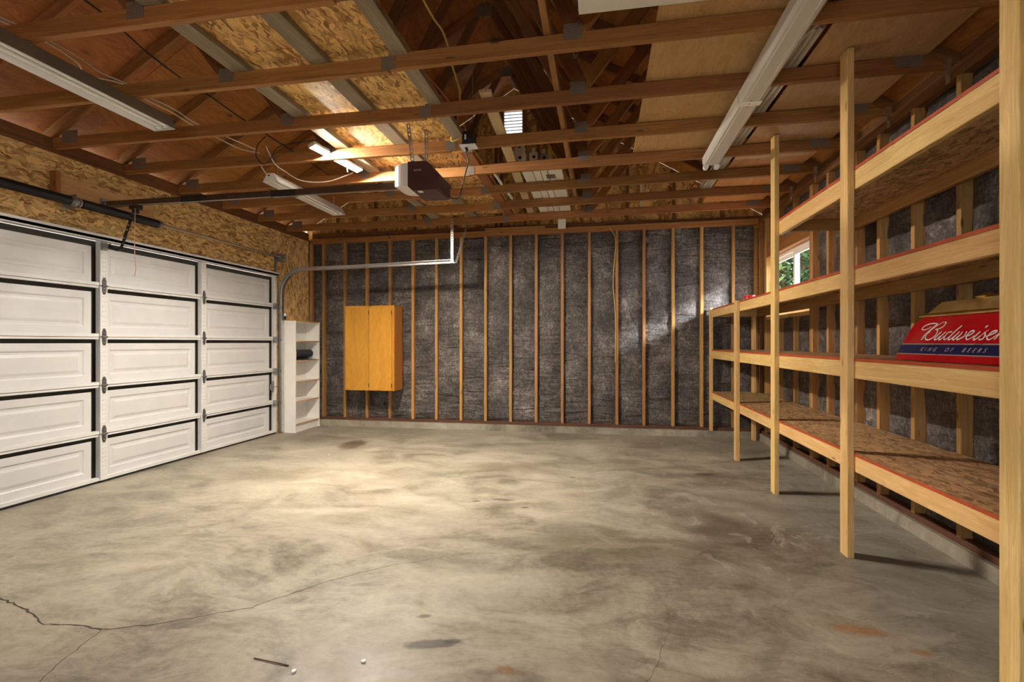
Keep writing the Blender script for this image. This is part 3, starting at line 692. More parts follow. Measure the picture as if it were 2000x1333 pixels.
for i in range(5):
    za, zb = zs[i], zs[i+1]
    # section: bottom rail, top lip and end caps in one pressed-steel frame
    s = MB(); s.box(px-.01, px+.030, DY0, DY1, za+.002, za+.03); s.box(px-.01, px+.024, DY0, DY1, zb-.020, zb-.002)
    so = s.build('section', 'doorstile', GD)
    for a, b in zip(STY, STY[1:]):
        a2, b2 = a+.035, b-.035
        p = MB(); raised(p, a2-.004, b2-.040, za+.03, zb-(.055 if i < 4 else .075), px-.004, .06, .008); p.build('panel', 'door', so)
    for y in STY:
        w = .033 if 2 < y < 6 else .02
        bar('stile', (px-.01, px+.042), (y-w, y+w), (za+.004, zb-.004), 'doorstile', so, .002)
    ho = MB()
    for y in STY[1:4]:
        for k in range(9):
            z = za+.05+k*(zb-za-.1)/8
            for dy in (-.012, .012): ho.lathe([(.003, 0), (.003, .0008)], (px+.0416, y+dy, z), 5, 'x')
    tag(ho.build('punched_holes', 'olive', so), kind='stuff')
    if i:
        for y in STY[1:4]: link('hinge', hinge_me, Matrix.Translation((px+.0425, y, za)), so)
        ro = MB(); ro.tube([(px+.05, 6.04, za-.012), (px+.05, 6.165, za-.012)], .006, 8); ro.lathe([(.021, 0), (.021, .012)], (px+.05, 6.15, za-.012), 12, 'y'); ro.box(px+.03, px+.062, 6.045, 6.10, za-.05, za+.03)
        ro.build('roller', 'galvdull', so)
MB().box(px, px+.066, DY0, DY1, DZ-.012, DZ+.012).box(px+.058, px+.066, DY0, DY1, DZ-.022, DZ+.034).build('top_strut', 'doorstile', GD)
MB().box(px-.004, px+.02, DY0, DY1, .001, .022).build('weather_strip', 'shadowgap', GD)
lk = MB(); lk.box(px+.02, px+.034, 6.0, 6.06, .60, .68); lk.tube([(px+.04, 5.96, .64), (px+.04, 6.12, .64)], .006, 6); lk.box(px+.03, px+.045, 6.02, 6.04, .57, .72)
lk.build('slide_lock', 'galvdull', GD)
# ---- wooden header block above the door
hb = thing('header_board', (XL-.02, 3.75, 2.36), 'wide orange wooden board on the strand board wall behind the spring', 'board')
bar('board', (XL-.035, XL+.003), (3.33, 4.21), (2.385, 2.60), 'header', hb); bar('cleat', (XL-.035, XL+.028), (3.295, 3.33), (2.385, 2.615), 'fir', hb)
# ---- torsion spring
ts = thing('torsion_spring', (XL+.085, 3.75, 2.36), 'black torsion spring and steel shaft above the garage door', 'spring')
zt, xt = 2.385, XL+.085
MB().tube([(xt, 1.3, zt), (xt, 6.14, zt)], .0127, 10).build('shaft', 'galv', ts, True)
def coil(y0_, y1_, name='spring'):
    mb = MB(); n = int((y1_-y0_)/.0075); prof = []
    for i in range(n*2+1): prof.append((.034 if i % 2 else .0385, (y1_-y0_)*i/(n*2)))
    mb.lathe(prof, (xt, y0_, zt), 14, 'y'); return mb.build(name, 'black', ts, True)
coil(2.0, 3.35); coil(3.44, 4.16)
for y in (3.36, 3.40, 4.165, 1.97):
    c = MB(); c.lathe([(.03, 0), (.03, .012), (.041, .016), (.041, .028), (.022, .03)], (xt, y, zt), 16, 'y'); c.build('spring_cone', 'galvdull', ts, True)
br = MB(); br.box(XL-.033, XL+.10, 3.393, 3.398, zt-.05, zt+.06); br.box(XL-.004, XL+.0, 3.37, 3.42, zt-.06, zt+.08); br.build('centre_bracket', 'galvdull', ts)
dr = MB(); dr.lathe([(.018, 0), (.045, .004), (.045, .012), (.036, .016), (.036, .05), (.05, .055), (.05, .065), (.018, .07)], (xt, 6.05, zt), 20, 'y'); dr.build('cable_drum', 'galvdull', ts, True)
eb = MB(); eb.box(XL-.033, XL+.10, 6.13, 6.134, zt-.05, zt+.05); eb.box(XL-.033, XL-.030, 6.09, 6.134, zt-.30, zt+.05); eb.build('end_bracket', 'galvdull', ts)
# ---- right hand track with hanger
tk = thing('door_track', (XL+.02, 6.16, 0), 'curved galvanized garage door track beside the white bookcase', 'track')
ty = 6.155; R = .33; path = [(XL+.03, ty, .02), (XL+.03, ty, 1.0), (XL+.03, ty, 1.90)]
for i in range(1, 13):
    a = math.pi/2*i/12; path.append((XL+.03+R*(1-math.cos(a)), ty, 1.90+R*math.sin(a)))
zt2 = 1.90+R; path += [(-3.4, ty, zt2+.006), (-1.84, ty, zt2+.045)]
prof = [(-.03, -.022), (.0, -.026), (.024, -.024), (.024, -.018), (-.024, -.018), (-.024, .018), (.024, .018), (.024, .024), (.0, .026), (-.03, .022)]
MB().sweep(path, prof, (0, -1, 0)).build('track_channel', 'galv', tk, True)
def perf_angle(mb, a, b, w, u, v):
    """perforated angle iron from a to b; legs of width w along u and v"""
    a, b, u, v = map(Vector, (a, b, u, v)); d = b-a; n = int(d.length/.03); t = d.normalized(); R3 = None
    for leg, nrm in ((u, v), (v, u)):
        R3 = Matrix((leg, t, nrm)).transposed()
        for off in (.12, .88): mb.cbox(a+d/2+leg*w*off, (w*.26, d.length, .002), R3)
        for i in range(n+1): mb.cbox(a+t*(i*d.length/n)+leg*w*.5, (w*.56, .013, .002), R3)
hg = MB(); perf_angle(hg, (-1.87, ty-.03, zt2+.03), (-1.87, ty-.03, 2.80), .032, (1, 0, 0), (0, 1, 0)); hg.build('hanger', 'galv', tk)
hg = MB(); perf_angle(hg, (-1.83, ty+.02, zt2+.03), (-1.72, YK(6), 2.83), .028, (1, 0, 0), (0, .7, .7)); hg.build('brace_strap', 'galvdull', tk)
for z in (.25, .9, 1.55):
    j = MB(); j.box(XL-.033, XL+.05, ty+.028, ty+.032, z-.04, z+.04); j.build('track_bracket', 'galvdull', tk)

# ================================================================== OPENER
op = thing('garage_door_opener', (-1.4, 3.71, 2.38), 'maroon and white garage door motor unit on a long dark rail', 'opener')
yo = 3.71
rail = MB(); prof = [(-.018, -.024), (.018, -.024), (.018, .024), (-.018, .024)]
rail.sweep([(-4.27, yo, 2.452), (-1.5, yo, 2.468)], prof, (0, 1, 0)); rail.build('rail', 'brownrail', op)
MB().box(-4.25, -1.5, yo-.02, yo-.016, 2.428, 2.433).build('chain', 'galv', op)
for x in (-3.4, -2.55): MB().sweep([(x-.11, yo, 2.458), (x+.11, yo, 2.459)], [(-.021, -.027), (.021, -.027), (.021, .027), (-.021, .027)], (0, 1, 0)).build('rail_splice', 'black', op)
wbk = MB(); wbk.box(XL+.003, XL+.012, yo-.04, yo+.04, 2.42, 2.50); wbk.tube([(XL+.035, yo-.035, 2.452), (XL+.035, yo+.035, 2.452)], .008, 8); wbk.box(XL+.01, XL+.05, yo-.025, yo-.021, 2.435, 2.47); wbk.box(XL+.01, XL+.05, yo+.021, yo+.025, 2.435, 2.47)
wbk.build('wall_bracket', 'galvdull', op)
# motor head: lens towards the door, maroon housing with cut corner
def hull_head(mb, x0, x1, poly): mb.prism(poly, 'x', x0, x1)
hy0, hy1 = yo-.12, yo+.15
lens = MB()
for i in range(6):
    a0, a1 = i/6, (i+1)/6
    def sec(a):
        b = .055*(1-math.sqrt(max(0, 1-(1-a)**2))); x = -1.56+.13*a
        return x, [(hy0+b, 2.425+b*.3), (hy1-b, 2.425+b*.3), (hy1-b, 2.60-b*.5), (hy0+b, 2.60-b*.5)]
    xa, pa = sec(a0); xb, pb = sec(a1)
    lens.add([(xa, u, v) for u, v in pa]+[(xb, u, v) for u, v in pb], [(0,1,5,4),(1,2,6,5),(2,3,7,6),(3,0,4,7)] + ([(3,2,1,0)] if i == 0 else []) + ([(4,5,6,7)] if i == 5 else []))
lens.build('light_lens', 'lens', op, True)
hd = MB(); hd.prism([(-1.432, 2.605), (-1.432, 2.42), (-1.395, 2.385), (-1.20, 2.385), (-1.185, 2.40), (-1.185, 2.50), (-1.27, 2.595), (-1.30, 2.605)], 'y', hy0-.008, hy1+.008)
head = hd.build('motor_housing', 'maroon', op, False)
mt = Matrix(((1,0,0,-1.385),(0,0,-1,hy0-.0085),(0,1,0,2.53),(0,0,0,1))); text_mesh('maker_lettering', 'GENIE', .022, 'greytext', mt, head)
mt = MB().box(-1.36, -1.325, hy0+.01, hy0+.05, 2.3835, 2.385); mt.build('rating_sticker', 'lens', head)
hs1 = MB(); perf_angle(hs1, (-1.43, yo-.06, 2.60), (-1.47, yo-.06, 2.92), .030, (1, 0, 0), (0, 1, 0)); hs1.build('hanger_strap', 'galvdull', op)
hs2 = MB(); perf_angle(hs2, (-1.37, yo+.07, 2.60), (-1.37, yo+.07, 2.92), .030, (1, 0, 0), (0, 1, 0)); hs2.build('hanger_strap', 'galvdull', op)
MB().box(-1.45, -1.33, yo-.08, yo+.09, 2.604, 2.612).build('top_bracket', 'galv', op)
tr = MB(); tr.box(-4.02, -3.93, yo-.025, yo+.025, 2.395, 2.43); tr.box(-4.0, -3.96, yo-.018, yo+.018, 2.36, 2.40); tr.build('trolley', 'blackp', op)
ar = MB(); ar.sweep([(-3.985, yo, 2.39), (-4.03, yo, 2.30), (-4.085, yo, 2.17), (-4.11, yo, 2.10), (-4.13, yo, 2.062), (-4.17, yo, 2.05), (-4.255, yo, 2.085)], [(-.003, -.014), (.003, -.014), (.003, .014), (-.003, .014)], (0, 1, 0))
arm = ar.build('door_arm', 'black', op)
bl = MB()
for x, z in ((-4.0, 2.36), (-4.02, 2.32), (-4.045, 2.26), (-4.06, 2.22), (-4.09, 2.15)): bl.lathe([(.006, 0), (.006, .006)], (x, yo-.01, z), 8, 'y')
bl.build('bolt', 'galv', arm)
ab = MB(); ab.box(XL, XL+.006, yo-.03, yo+.03, 2.05, 2.13); ab.box(XL, XL+.055, yo-.02, yo-.016, 2.07, 2.11); ab.box(XL, XL+.055, yo+.016, yo+.02, 2.07, 2.11); ab.build('door_bracket', 'galvdull', op)
MB().tube(smooth_path([(-3.955, yo-.03, 2.40), (-3.945, yo-.035, 2.36), (-3.95, yo-.035, 2.2), (-3.95, yo-.035, 2.0), (-3.945, yo-.03, 1.88), (-3.955, yo-.03, 1.81)]), .0028, 6).build('release_cord', 'pcord', op, True)
MB().tube(smooth_path([(-1.20, 3.70, 2.41), (-1.14, 3.75, 2.365), (-1.09, 3.80, 2.385), (-1.057, 3.82, 2.54), (-1.03, 3.84, 2.66), (-1.05, 3.87, 2.74), (-1.055, 3.885, 2.80)]), .0045, 6).build('power_cord', 'blackp', op, True)
# outlet box on truss above
ob = thing('outlet_box', (-1.035, 3.885, 2.80), 'black junction box with white cover plate on a truss chord', 'outlet')
MB().box(-1.085, -.985, 3.86, 3.925, 2.81, 2.925).build('box', 'blackp', ob); MB().box(-1.10, -.97, 3.835, 3.925, 2.80, 2.812).build('cover_plate', 'vinyl', ob); MB().box(-1.065, -1.052, 3.8585, 3.86, 2.86, 2.90).build('sticker', 'lens', ob)
MB().lathe([(.013, -.03), (.016, -.01), (.014, 0)], (-1.055, 3.88, 2.80), 10).build('plug', 'blackp', ob, True)

# ================================================================== LIGHT FIXTURES
# two lit LED bars screwed between the chords, either side of the fourth truss
for pa, pb, lab in (((-2.322, 3.735, 2.85), (-2.292, 3.920, 2.85), 'glowing white LED bar on the near side of the fourth truss'), ((-2.285, 3.974, 2.85), (-2.220, 4.372, 2.85), 'longer glowing white LED bar on the far side of the fourth truss')):
    a, b_ = Vector(pa), Vector(pb); d_ = (b_-a).normalized()
    ld = thing('led_shop_light', (a+b_)/2, lab, 'lamp', 'lit LED bars among the trusses')
    tl = math.radians(18); nn = Vector((math.sin(tl), 0, -math.cos(tl))); ss = d_.cross(nn).normalized()      # the bars hang slightly turned to the right
    prof = [(-.034, -.004), (-.034, .022), (.034, .022), (.034, -.004), (.031, -.004), (.031, .006), (-.031, .006), (-.031, -.004)]
    hb_ = MB(); vs = []
    for p in (a, b_): vs += [p + ss*u - nn*v for u, v in prof]
    n8 = len(prof); hb_.add(vs, [(k, (k+1) % n8, n8+(k+1) % n8, n8+k) for k in range(n8)] + [tuple(reversed(range(n8))), tuple(range(n8, 2*n8))]); hb_.build('housing', 'fixture', ld)
    em = MB(); R3 = Matrix((ss, d_, nn)).transposed(); em.cbox((a+b_)/2 + nn*.002, (.058, (b_-a).length-.022, .006), R3); em.build('led_diffuser', 'led', ld)
    for p in (a+d_*.005, b_-d_*.005):
        e = MB(); e.cbox(p - nn*.006, (.066, .010, .026), R3); e.build('end_cap', 'fixture', ld)
cable('looped_white_cord', [(-2.82, 3.85, 2.92), (-2.79, 3.92, 2.80), (-2.77, 4.05, 2.765), (-2.76, 4.28, 2.76), (-2.55, 4.36, 2.765), (-2.30, 4.385, 2.84)], .0045, 'wcable', 'white cord hanging in a loop from the glowing lamp')
# hanging unlit shop light
def shop_light(name, x, y0_, y1_, z, label, w=.135, hgt=.075, tubes=True, back='fixture', skew=0.0, wb=.07):
    t = thing(name, (x, (y0_+y1_)/2, z), label, 'lamp'); h = w/2; g = wb/2; th = .003
    # reflector: trapezoid channel open at the bottom
    prof = [(-h, 0), (-g, hgt), (g, hgt), (h, 0), (h-th, 0), (g-th, hgt-th), (-g+th, hgt-th), (-h+th, 0)]
    def path(): return [(x-skew/2, y0_, z), (x+skew/2, y1_, z)]
    mb = MB(); mb.sweep(path(), [(a_, b2) for a_, b2 in prof], (1, 0, 0)); mb.build('reflector', back, t)
    for yy, xx in ((y0_, x-skew/2), (y1_, x+skew/2)):
        e = MB(); e.prism([(xx-h, z), (xx+h, z), (xx+g, z+hgt), (xx-g, z+hgt)], 'y', yy-.002, yy+.002); e.build('end_plate', 'fixture', t)
    if tubes:
        for s in (-.028, .028):
            MB().tube([(x-skew/2+s, y0_+.03, z+.028), (x+skew/2+s, y1_-.03, z+.028)], .013, 10).build('fluorescent_tube', 'tube', t, True)
            for yy in (y0_+.02, y1_-.02): MB().box(x+s-.012, x+s+.012, yy-.012, yy+.012, z+.01, z+.06).build('lamp_holder', 'vinyl', t)
    return t
hl = shop_light('hanging_shop_light', -2.90, 4.02, 5.22, 2.675, 'white unlit shop light hanging below the glowing lamp', w=.15)
for yy in (4.06,): MB().box(-2.925, -2.905, 4.017, 4.019, 2.725, 2.738).build('knockout', 'shadowgap', hl)
for i, yy in enumerate((4.12, 5.1)): MB().tube([(-2.90, yy, 2.75), (-2.90, yy, 2.86)], .0025, 6).build('hanging_wire', 'galv', hl, True)
cable('lamp_feed_cable', [(-2.93, 4.03, 2.73), (-2.97, 4.00, 2.80), (-3.0, 3.94, 2.93)], .0045, 'wcable', 'short white cord rising from the end of the hanging shop light')
ll = shop_light('strip_light', -2.965, 1.30, 2.985, 2.705, 'long two-tube strip light under the trusses at upper left', w=.165, hgt=.085, wb=.10, back='vinyl')
bk = MB(); bk.add([(-2.965+.0845, 1.3, 2.708), (-2.965+.0845, 2.985, 2.708), (-2.965+.0535, 2.985, 2.7925), (-2.965+.0535, 1.3, 2.7925), (-2.965+.0855, 1.3, 2.7085), (-2.965+.0855, 2.985, 2.7085), (-2.965+.0545, 2.985, 2.7935), (-2.965+.0545, 1.3, 2.7935)],
    [(0,1,2,3), (4,7,6,5), (0,4,5,1), (1,5,6,2), (2,6,7,3), (3,7,4,0)]); bk.build('grey_side', 'fixback', ll)  # darker grey sheet over the right side of the reflector
# right: two flat white battens end to end with a seam, bare holders at the end
rt = thing('batten_light', (.94, 3.2, 2.76), 'long flat white batten light under the trusses on the right', 'lamp')
for ya, yb in ((1.2, 3.395), (3.405, 4.53)):
    p = MB(); p.prism([(.872, 2.775), (.888, 2.762), (0.992, 2.762), (1.008, 2.775), (1.008, 2.832), (.872, 2.832)], 'y', ya, yb); p.build('batten', 'fixture', rt)
    q = MB(); q.box(.905, .908, ya+.01, yb-.01, 2.7595, 2.762); q.box(.972, .975, ya+.01, yb-.01, 2.7595, 2.762); q.build('seam_ridge', 'vinyl', rt)
MB().box(.870, 1.010, 3.37, 3.43, 2.759, 2.7615).build('joint_cover', 'vinyl', rt)
for x, y in ((.94, 3.36), (.94, 3.40), (.94, 3.44)): MB().lathe([(.005, -.003), (.005, 0)], (x, y, 2.7595), 8).build('screw', 'galvdull', rt)
for x in (.897, .985):
    h_ = MB(); h_.prism([(x-.02, 2.76), (x+.02, 2.76), (x+.022, 2.74), (x+.012, 2.723), (x-.012, 2.723), (x-.022, 2.74)], 'y', 4.50, 4.535); h_.build('lamp_holder', 'vinyl', rt)
# second fixture with mirrored reflector lying in the gap above the chords
mf = thing('mirror_strip_light', (1.15, 4.3, 2.93), 'mirror-bottomed strip light lying above the chords beside the right batten', 'lamp')
for i in range(3):
    xx = 1.118+i*.036; q = MB(); pr = [(.018*math.cos(a_), .022*math.sin(a_)) for a_ in [math.pi*k/8 for k in range(9)]]
    q.prism([(xx+u, 2.957-v) for u, v in pr]+[(xx-.018, 2.962), (xx+.018, 2.962)], 'y', 2.95, 5.85); q.build('reflector_rib', 'chrome', mf, True)
MB().box(1.095, 1.212, 2.95, 5.85, 2.962, 2.987).build('housing', 'fixture', mf)
cable('white_drop_cable', [(1.19, 2.75, 2.96), (1.18, 2.85, 2.95), (1.14, 2.93, 2.935), (1.06, 3.12, 2.90), (1.03, 3.26, 2.85)], .006, 'wcable', 'white cable crossing the gap in the plywood beside the right batten')

# ================================================================== STORAGE SHELF
SX = 1.398
sh = thing('storage_shelf', (1.7, 4.4, 0), 'four level pine storage shelf along the right wall', 'shelf')
for ya, yb, z1 in ((2.05-.089, 2.05, 2.928), (3.155, 3.244, 2.928), (4.372, 4.461, 2.925), (5.53, 5.617, 1.675)): bar('post', (SX, SX+.038), (ya, yb), (0, z1), 'pine', sh)
bar('post', (1.412, 1.450), (D-.060, D-.004), (.085, 1.69), 'pine', sh)
bar('back_post', (1.90, 1.938), (6.72, 6.80), (.0, 1.575), 'pine', sh)
for zt_, rh, ya, yb, nm in ((2.24, .110, 1.7, 4.40, 'top'), (1.672, .092, 1.7, 6.84, 'b'), (1.146, .100, 1.7, 6.84, 'c'), (.602, .090, 1.7, 6.84, 'd')):
    zb = zt_-.016
    # deck panels
    cuts = [ya, 3.20, yb] if nm == 'top' else [ya, 3.20, 5.57, yb]
    for i in range(len(cuts)-1):
        w = MB(); L_, w_, t_ = cuts[i+1]-cuts[i]-.003, XR-.004-(SX+.036), .016
        w.box(-L_/2, L_/2, -w_/2, w_/2, -t_/2, t_/2); w.mi = [0, 0, 1, 1, 1, 1]
        me = w.mesh('deck', ['osbdeck', 'rededge'])
        m4 = Matrix(((0, -1, 0, (SX+.036+XR-.004)/2), (1, 0, 0, (cuts[i]+cuts[i+1])/2), (0, 0, 1, zt_-.008), (0, 0, 0, 1)))
        link('deck_panel', me, m4, sh)
    rc = [ya, 3.20, yb] if nm == 'top' else [ya, 3.20, 4.42, 5.575, yb]
    for i in range(len(rc)-1): bar('front_rail', (SX+.0385, SX+.0765), (rc[i]+.001, rc[i+1]-.001), (zb-rh, zb), 'pine', sh)
    bar('back_rail', (XR-.044, XR-.006), (ya, yb), (zb-.089, zb), 'stud', sh)
    bar('cross_rail', (SX+.077, XR-.045), (yb-.04, yb-.002), (zb-.089, zb), 'pine' if nm != 'top' else 'stud', sh)
# red tin on the second level
tn = thing('red_tin', (1.60, 5.79, 1.673), 'small red and white tin on the second shelf by the window', 'tin')
MB().lathe([(.0, 0), (.052, 0), (.055, .004), (.055, .062), (.052, .066)], (1.60, 5.79, 1.673), 24).build('body', 'redcan', tn, True)
MB().lathe([(.057, .060), (.057, .074), (.050, .076), (0, .076)], (1.60, 5.79, 1.673), 24).build('lid', 'redcan', tn, True)
MB().lathe([(.0553, .012), (.0556, .013), (.0556, .034), (.0553, .035)], (1.60, 5.79, 1.673), 24).build('paper_band', 'lettering', tn, True)

# ================================================================== HANGING BEER LAMP ON THE THIRD LEVEL
ZB = 1.148; bx = 1.50; T = .476
bl_ = thing('pool_table_lamp', (1.66, 2.49, ZB), 'red hood of a bar lamp with white script lettering and brass top', 'lamp')
Y0, Y1 = 2.10, 2.885
def hood_x(z): return bx + T*(z-1.15)
def hood(mb, za, zb, e=0.0, cut=True):
    f = lambda z: hood_x(z)-e; bk_ = lambda z: 3.36-hood_x(z)+e
    def ends(z): 
        k = max(0, z-1.295)/.065; return Y0-e+.055*k*k, Y1+e-.055*k*k
    n = 6
    zz = [za+(zb-za)*i/n for i in range(n+1)]; vs = []
    for z in zz:
        a_, b2 = ends(z); vs += [(f(z), a_, z), (f(z), b2, z), (bk_(z), b2, z), (bk_(z), a_, z)]
    fs = [(3, 2, 1, 0), (4*n, 4*n+1, 4*n+2, 4*n+3)]
    for i in range(n):
        for k in range(4): fs.append((i*4+k, i*4+(k+1) % 4, (i+1)*4+(k+1) % 4, (i+1)*4+k))
    mb.add(vs, fs); return mb
body = hood(MB(), ZB+.001, 1.362).build('hood', 'red', bl_)
for i, (za, zb, mt_) in enumerate(((1.1835, 1.2265, 'navy'), (1.2265, 1.2315, 'silver'), (1.1790, 1.1835, 'silver'))):
    hood(MB(), za, zb, .0012).build('band' if i == 0 else 'pinstripe', mt_, bl_)
STK = [(0.0078, [(2.6856, 1.3255), (2.7047, 1.3086), (2.728, 1.2862), (2.7443, 1.2664), (2.7475, 1.2483)]), (0.003, [(2.7475, 1.2483), (2.7356, 1.2599), (2.719, 1.287), (2.6974, 1.3073), (2.6766, 1.3201), (2.6599, 1.3297), (2.6404, 1.3316)]), (0.0051, [(2.6848, 1.3245), (2.721, 1.3285), (2.7569, 1.325), (2.7819, 1.3152), (2.787, 1.3052), (2.775, 1.2989), (2.7554, 1.2995), (2.7373, 1.3053), (2.7246, 1.3134)]), (0.0055, [(2.6404, 1.3316), (2.6321, 1.3286), (2.6331, 1.3186), (2.6424, 1.3077), (2.6614, 1.3012), (2.6841, 1.2987)]), (0.006, [(2.6754, 1.2995), (2.6649, 1.2941), (2.658, 1.2837), (2.6617, 1.2674), (2.6768, 1.2552), (2.6972, 1.2491), (2.7187, 1.2535), (2.7276, 1.2662), (2.7235, 1.2808), (2.7124, 1.2869)]), (0.0069, [(2.6289, 1.2872), (2.6433, 1.2712), (2.6533, 1.2571), (2.6475, 1.2499), (2.6368, 1.2519), (2.6217, 1.2669)]), (0.0069, [(2.5989, 1.2865), (2.6129, 1.2708), (2.6218, 1.2558), (2.6169, 1.2497), (2.6065, 1.2517), (2.5918, 1.2665)]), (0.0055, [(2.5573, 1.2846), (2.581, 1.2822), (2.5888, 1.2665), (2.5881, 1.2545), (2.5754, 1.2495), (2.5595, 1.2621), (2.5462, 1.2776)]), (0.0069, [(2.5147, 1.3116), (2.5304, 1.2966), (2.5462, 1.2776), (2.5577, 1.2562), (2.5523, 1.2493), (2.5425, 1.2512), (2.5245, 1.2675)]), (0.0069, [(2.5103, 1.2846), (2.5205, 1.2694), (2.5294, 1.256), (2.5241, 1.2492), (2.5145, 1.2511), (2.4985, 1.2691)]), (0.0064, [(2.4913, 1.2842), (2.4945, 1.2709), (2.5033, 1.2577), (2.4966, 1.249), (2.488, 1.2518), (2.4673, 1.263), (2.4644, 1.2799), (2.4699, 1.2837)]), (0.006, [(2.4594, 1.2629), (2.4376, 1.2682), (2.4218, 1.2809), (2.4285, 1.2865), (2.4437, 1.2832), (2.4506, 1.2684), (2.4485, 1.2553), (2.4358, 1.2487), (2.4203, 1.255), (2.4083, 1.2659)]), (0.0073, [(2.3865, 1.2828), (2.3961, 1.2694), (2.404, 1.2567), (2.3979, 1.2485), (2.3894, 1.2502), (2.3725, 1.2636)]), (0.0069, [(2.3717, 1.2987), (2.3607, 1.3064)]), (0.0032, [(2.3725, 1.2636), (2.3601, 1.276), (2.3454, 1.2881)]), (0.0064, [(2.3603, 1.2796), (2.3501, 1.2687), (2.3492, 1.2544), (2.3613, 1.2482), (2.373, 1.251)]), (0.0064, [(2.3426, 1.2615), (2.3231, 1.2665), (2.2976, 1.2783), (2.3036, 1.2836), (2.3194, 1.2805), (2.329, 1.2684), (2.3317, 1.256), (2.3191, 1.248), (2.3039, 1.2523), (2.2816, 1.2711)]), (0.0064, [(2.2776, 1.2779), (2.2819, 1.259), (2.2896, 1.2478)]), (0.0046, [(2.2819, 1.259), (2.275, 1.2709), (2.266, 1.2768), (2.2587, 1.2724)])]
lt = MB()
for si, (w, pts) in enumerate(STK):
    pts = smooth_path([(0, p[0], p[1]) for p in pts], 5); vs = []; lift = .0016+.00003*si
    for i, p in enumerate(pts):
        t = (pts[min(i+1, len(pts)-1)]-pts[max(i-1, 0)]); t.x = 0; t.normalize(); n = Vector((0, -t.z, t.y))
        k = i/(len(pts)-1); ww = w*.58*(.72+.28*math.sin(math.pi*min(1, k*1.2)))
        for q in (p+n*ww, p-n*ww): vs.append((hood_x(q.z)-lift, q.y, q.z))
    lt.add(vs, [(2*i, 2*i+1, 2*i+3, 2*i+2) for i in range(len(pts)-1)])
lt.build('script_lettering', 'lettering', bl_)
ta = math.atan(T); nrm = Vector((-math.cos(ta), 0, math.sin(ta))); upv = Vector((math.sin(ta), 0, math.cos(ta)))
m4 = Matrix((Vector((0, -1, 0)), upv, nrm)).transposed().to_4x4(); m4.translation = Vector((hood_x(1.1955)-.0016, 2.715, 1.1955))
text_mesh('small_lettering', 'KING  OF  BEERS', .028, 'goldtext', m4, bl_, .0003, .32, 2.05)
# brass: beaded rim and raised top
rim = MB(); rim.box(1.585, 1.775, Y0+.05, Y1-.05, 1.362, 1.368); rim.build('brass_rim', 'brass', bl_)
bd = MB()
for row in (0, 1):
    for i in range(70):
        y = Y0+.055+i*(Y1-Y0-.11)/69; c = Vector((1.588+row*.010, y, 1.3705+row*.006)); r = .0046
        bd.add([c+Vector(v)*r for v in ((1,0,0),(-1,0,0),(0,1,0),(0,-1,0),(0,0,1),(0,0,-1))], [(0,2,4),(2,1,4),(1,3,4),(3,0,4),(2,0,5),(1,2,5),(3,1,5),(0,3,5)])
tag(bd.build('beading', 'brass', bl_, True), kind='stuff')
tp = MB(); lo = [(1.605, Y0+.07, 1.372), (1.605, Y1-.07, 1.372), (1.755, Y1-.07, 1.372), (1.755, Y0+.07, 1.372)]; hi = [(1.63, Y0+.15, 1.432), (1.63, Y1-.145, 1.432), (1.73, Y1-.145, 1.432), (1.73, Y0+.15, 1.432)]
tp.add(lo+hi, [(3,2,1,0),(4,5,6,7),(0,1,5,4),(1,2,6,5),(2,3,7,6),(3,0,4,7)]); tp.build('brass_top', 'brass', bl_)
fo = MB(); fo.lathe([(.0, 0), (.035, 0), (.045, .006), (.03, .012), (.012, .02), (0, .02)], (1.66, 2.49, 1.432), 16); fo.build('finial', 'brass', bl_, True)
hk = MB(); hk.tube(smooth_path([(1.66, 2.70, 1.432), (1.66, 2.71, 1.455), (1.66, 2.74, 1.462), (1.66, 2.75, 1.445), (1.66, 2.735, 1.436)]), .004, 6); hk.build('hook', 'black', bl_, True)

# ================================================================== WALL CABINET
cb = thing('wall_cabinet', (-3.21, D-.15, .556), 'yellow varnished two-door cabinet on the back wall', 'cabinet')
X0, X1, CZ0, CZ1, CY = -3.585, -2.838, .556, 1.757, D-.30
MB().box(X0, X0+.018, CY+.018, D, CZ0, CZ1).build('side_panel', 'cabside', cb); MB().box(X1-.018, X1, CY+.018, D, CZ0, CZ1).build('side_panel', 'cabside', cb)
bar('top_panel', (X0, X1), (CY+.018, D), (CZ1-.018, CZ1), 'cab', cb, .001); bar('bottom_panel', (X0+.018, X1-.018), (CY+.018, D), (CZ0+.01, CZ0+.028), 'cab', cb, .001); bar('back_panel', (X0+.018, X1-.018), (D-.008, D-.002), (CZ0+.028, CZ1-.018), 'cab', cb, 0)
for xa, xb in ((X0, X0+.028), (X1-.042, X1), (-3.222, -3.205)): bar('frame_stile', (xa, xb), (CY, CY+.018), (CZ0, CZ1), 'cab', cb, .001)
for za, zb in ((CZ0, CZ0+.02), (CZ1-.035, CZ1)): bar('frame_rail', (X0+.028, X1-.042), (CY, CY+.018), (za, zb), 'cab', cb, .001)
for xa, xb in ((X0+.018, -3.2155), (-3.2115, X1-.038)):
    dr_ = bar('door', (xa, xb), (CY-.014, CY-.001), (CZ0+.006, CZ1-.028), 'cab', cb, .002)
    for z in (CZ0+.075, CZ1-.10): MB().box(xb-.004, xb+.006, CY-.017, CY-.010, z-.028, z+.028).build('hinge', 'black', dr_)
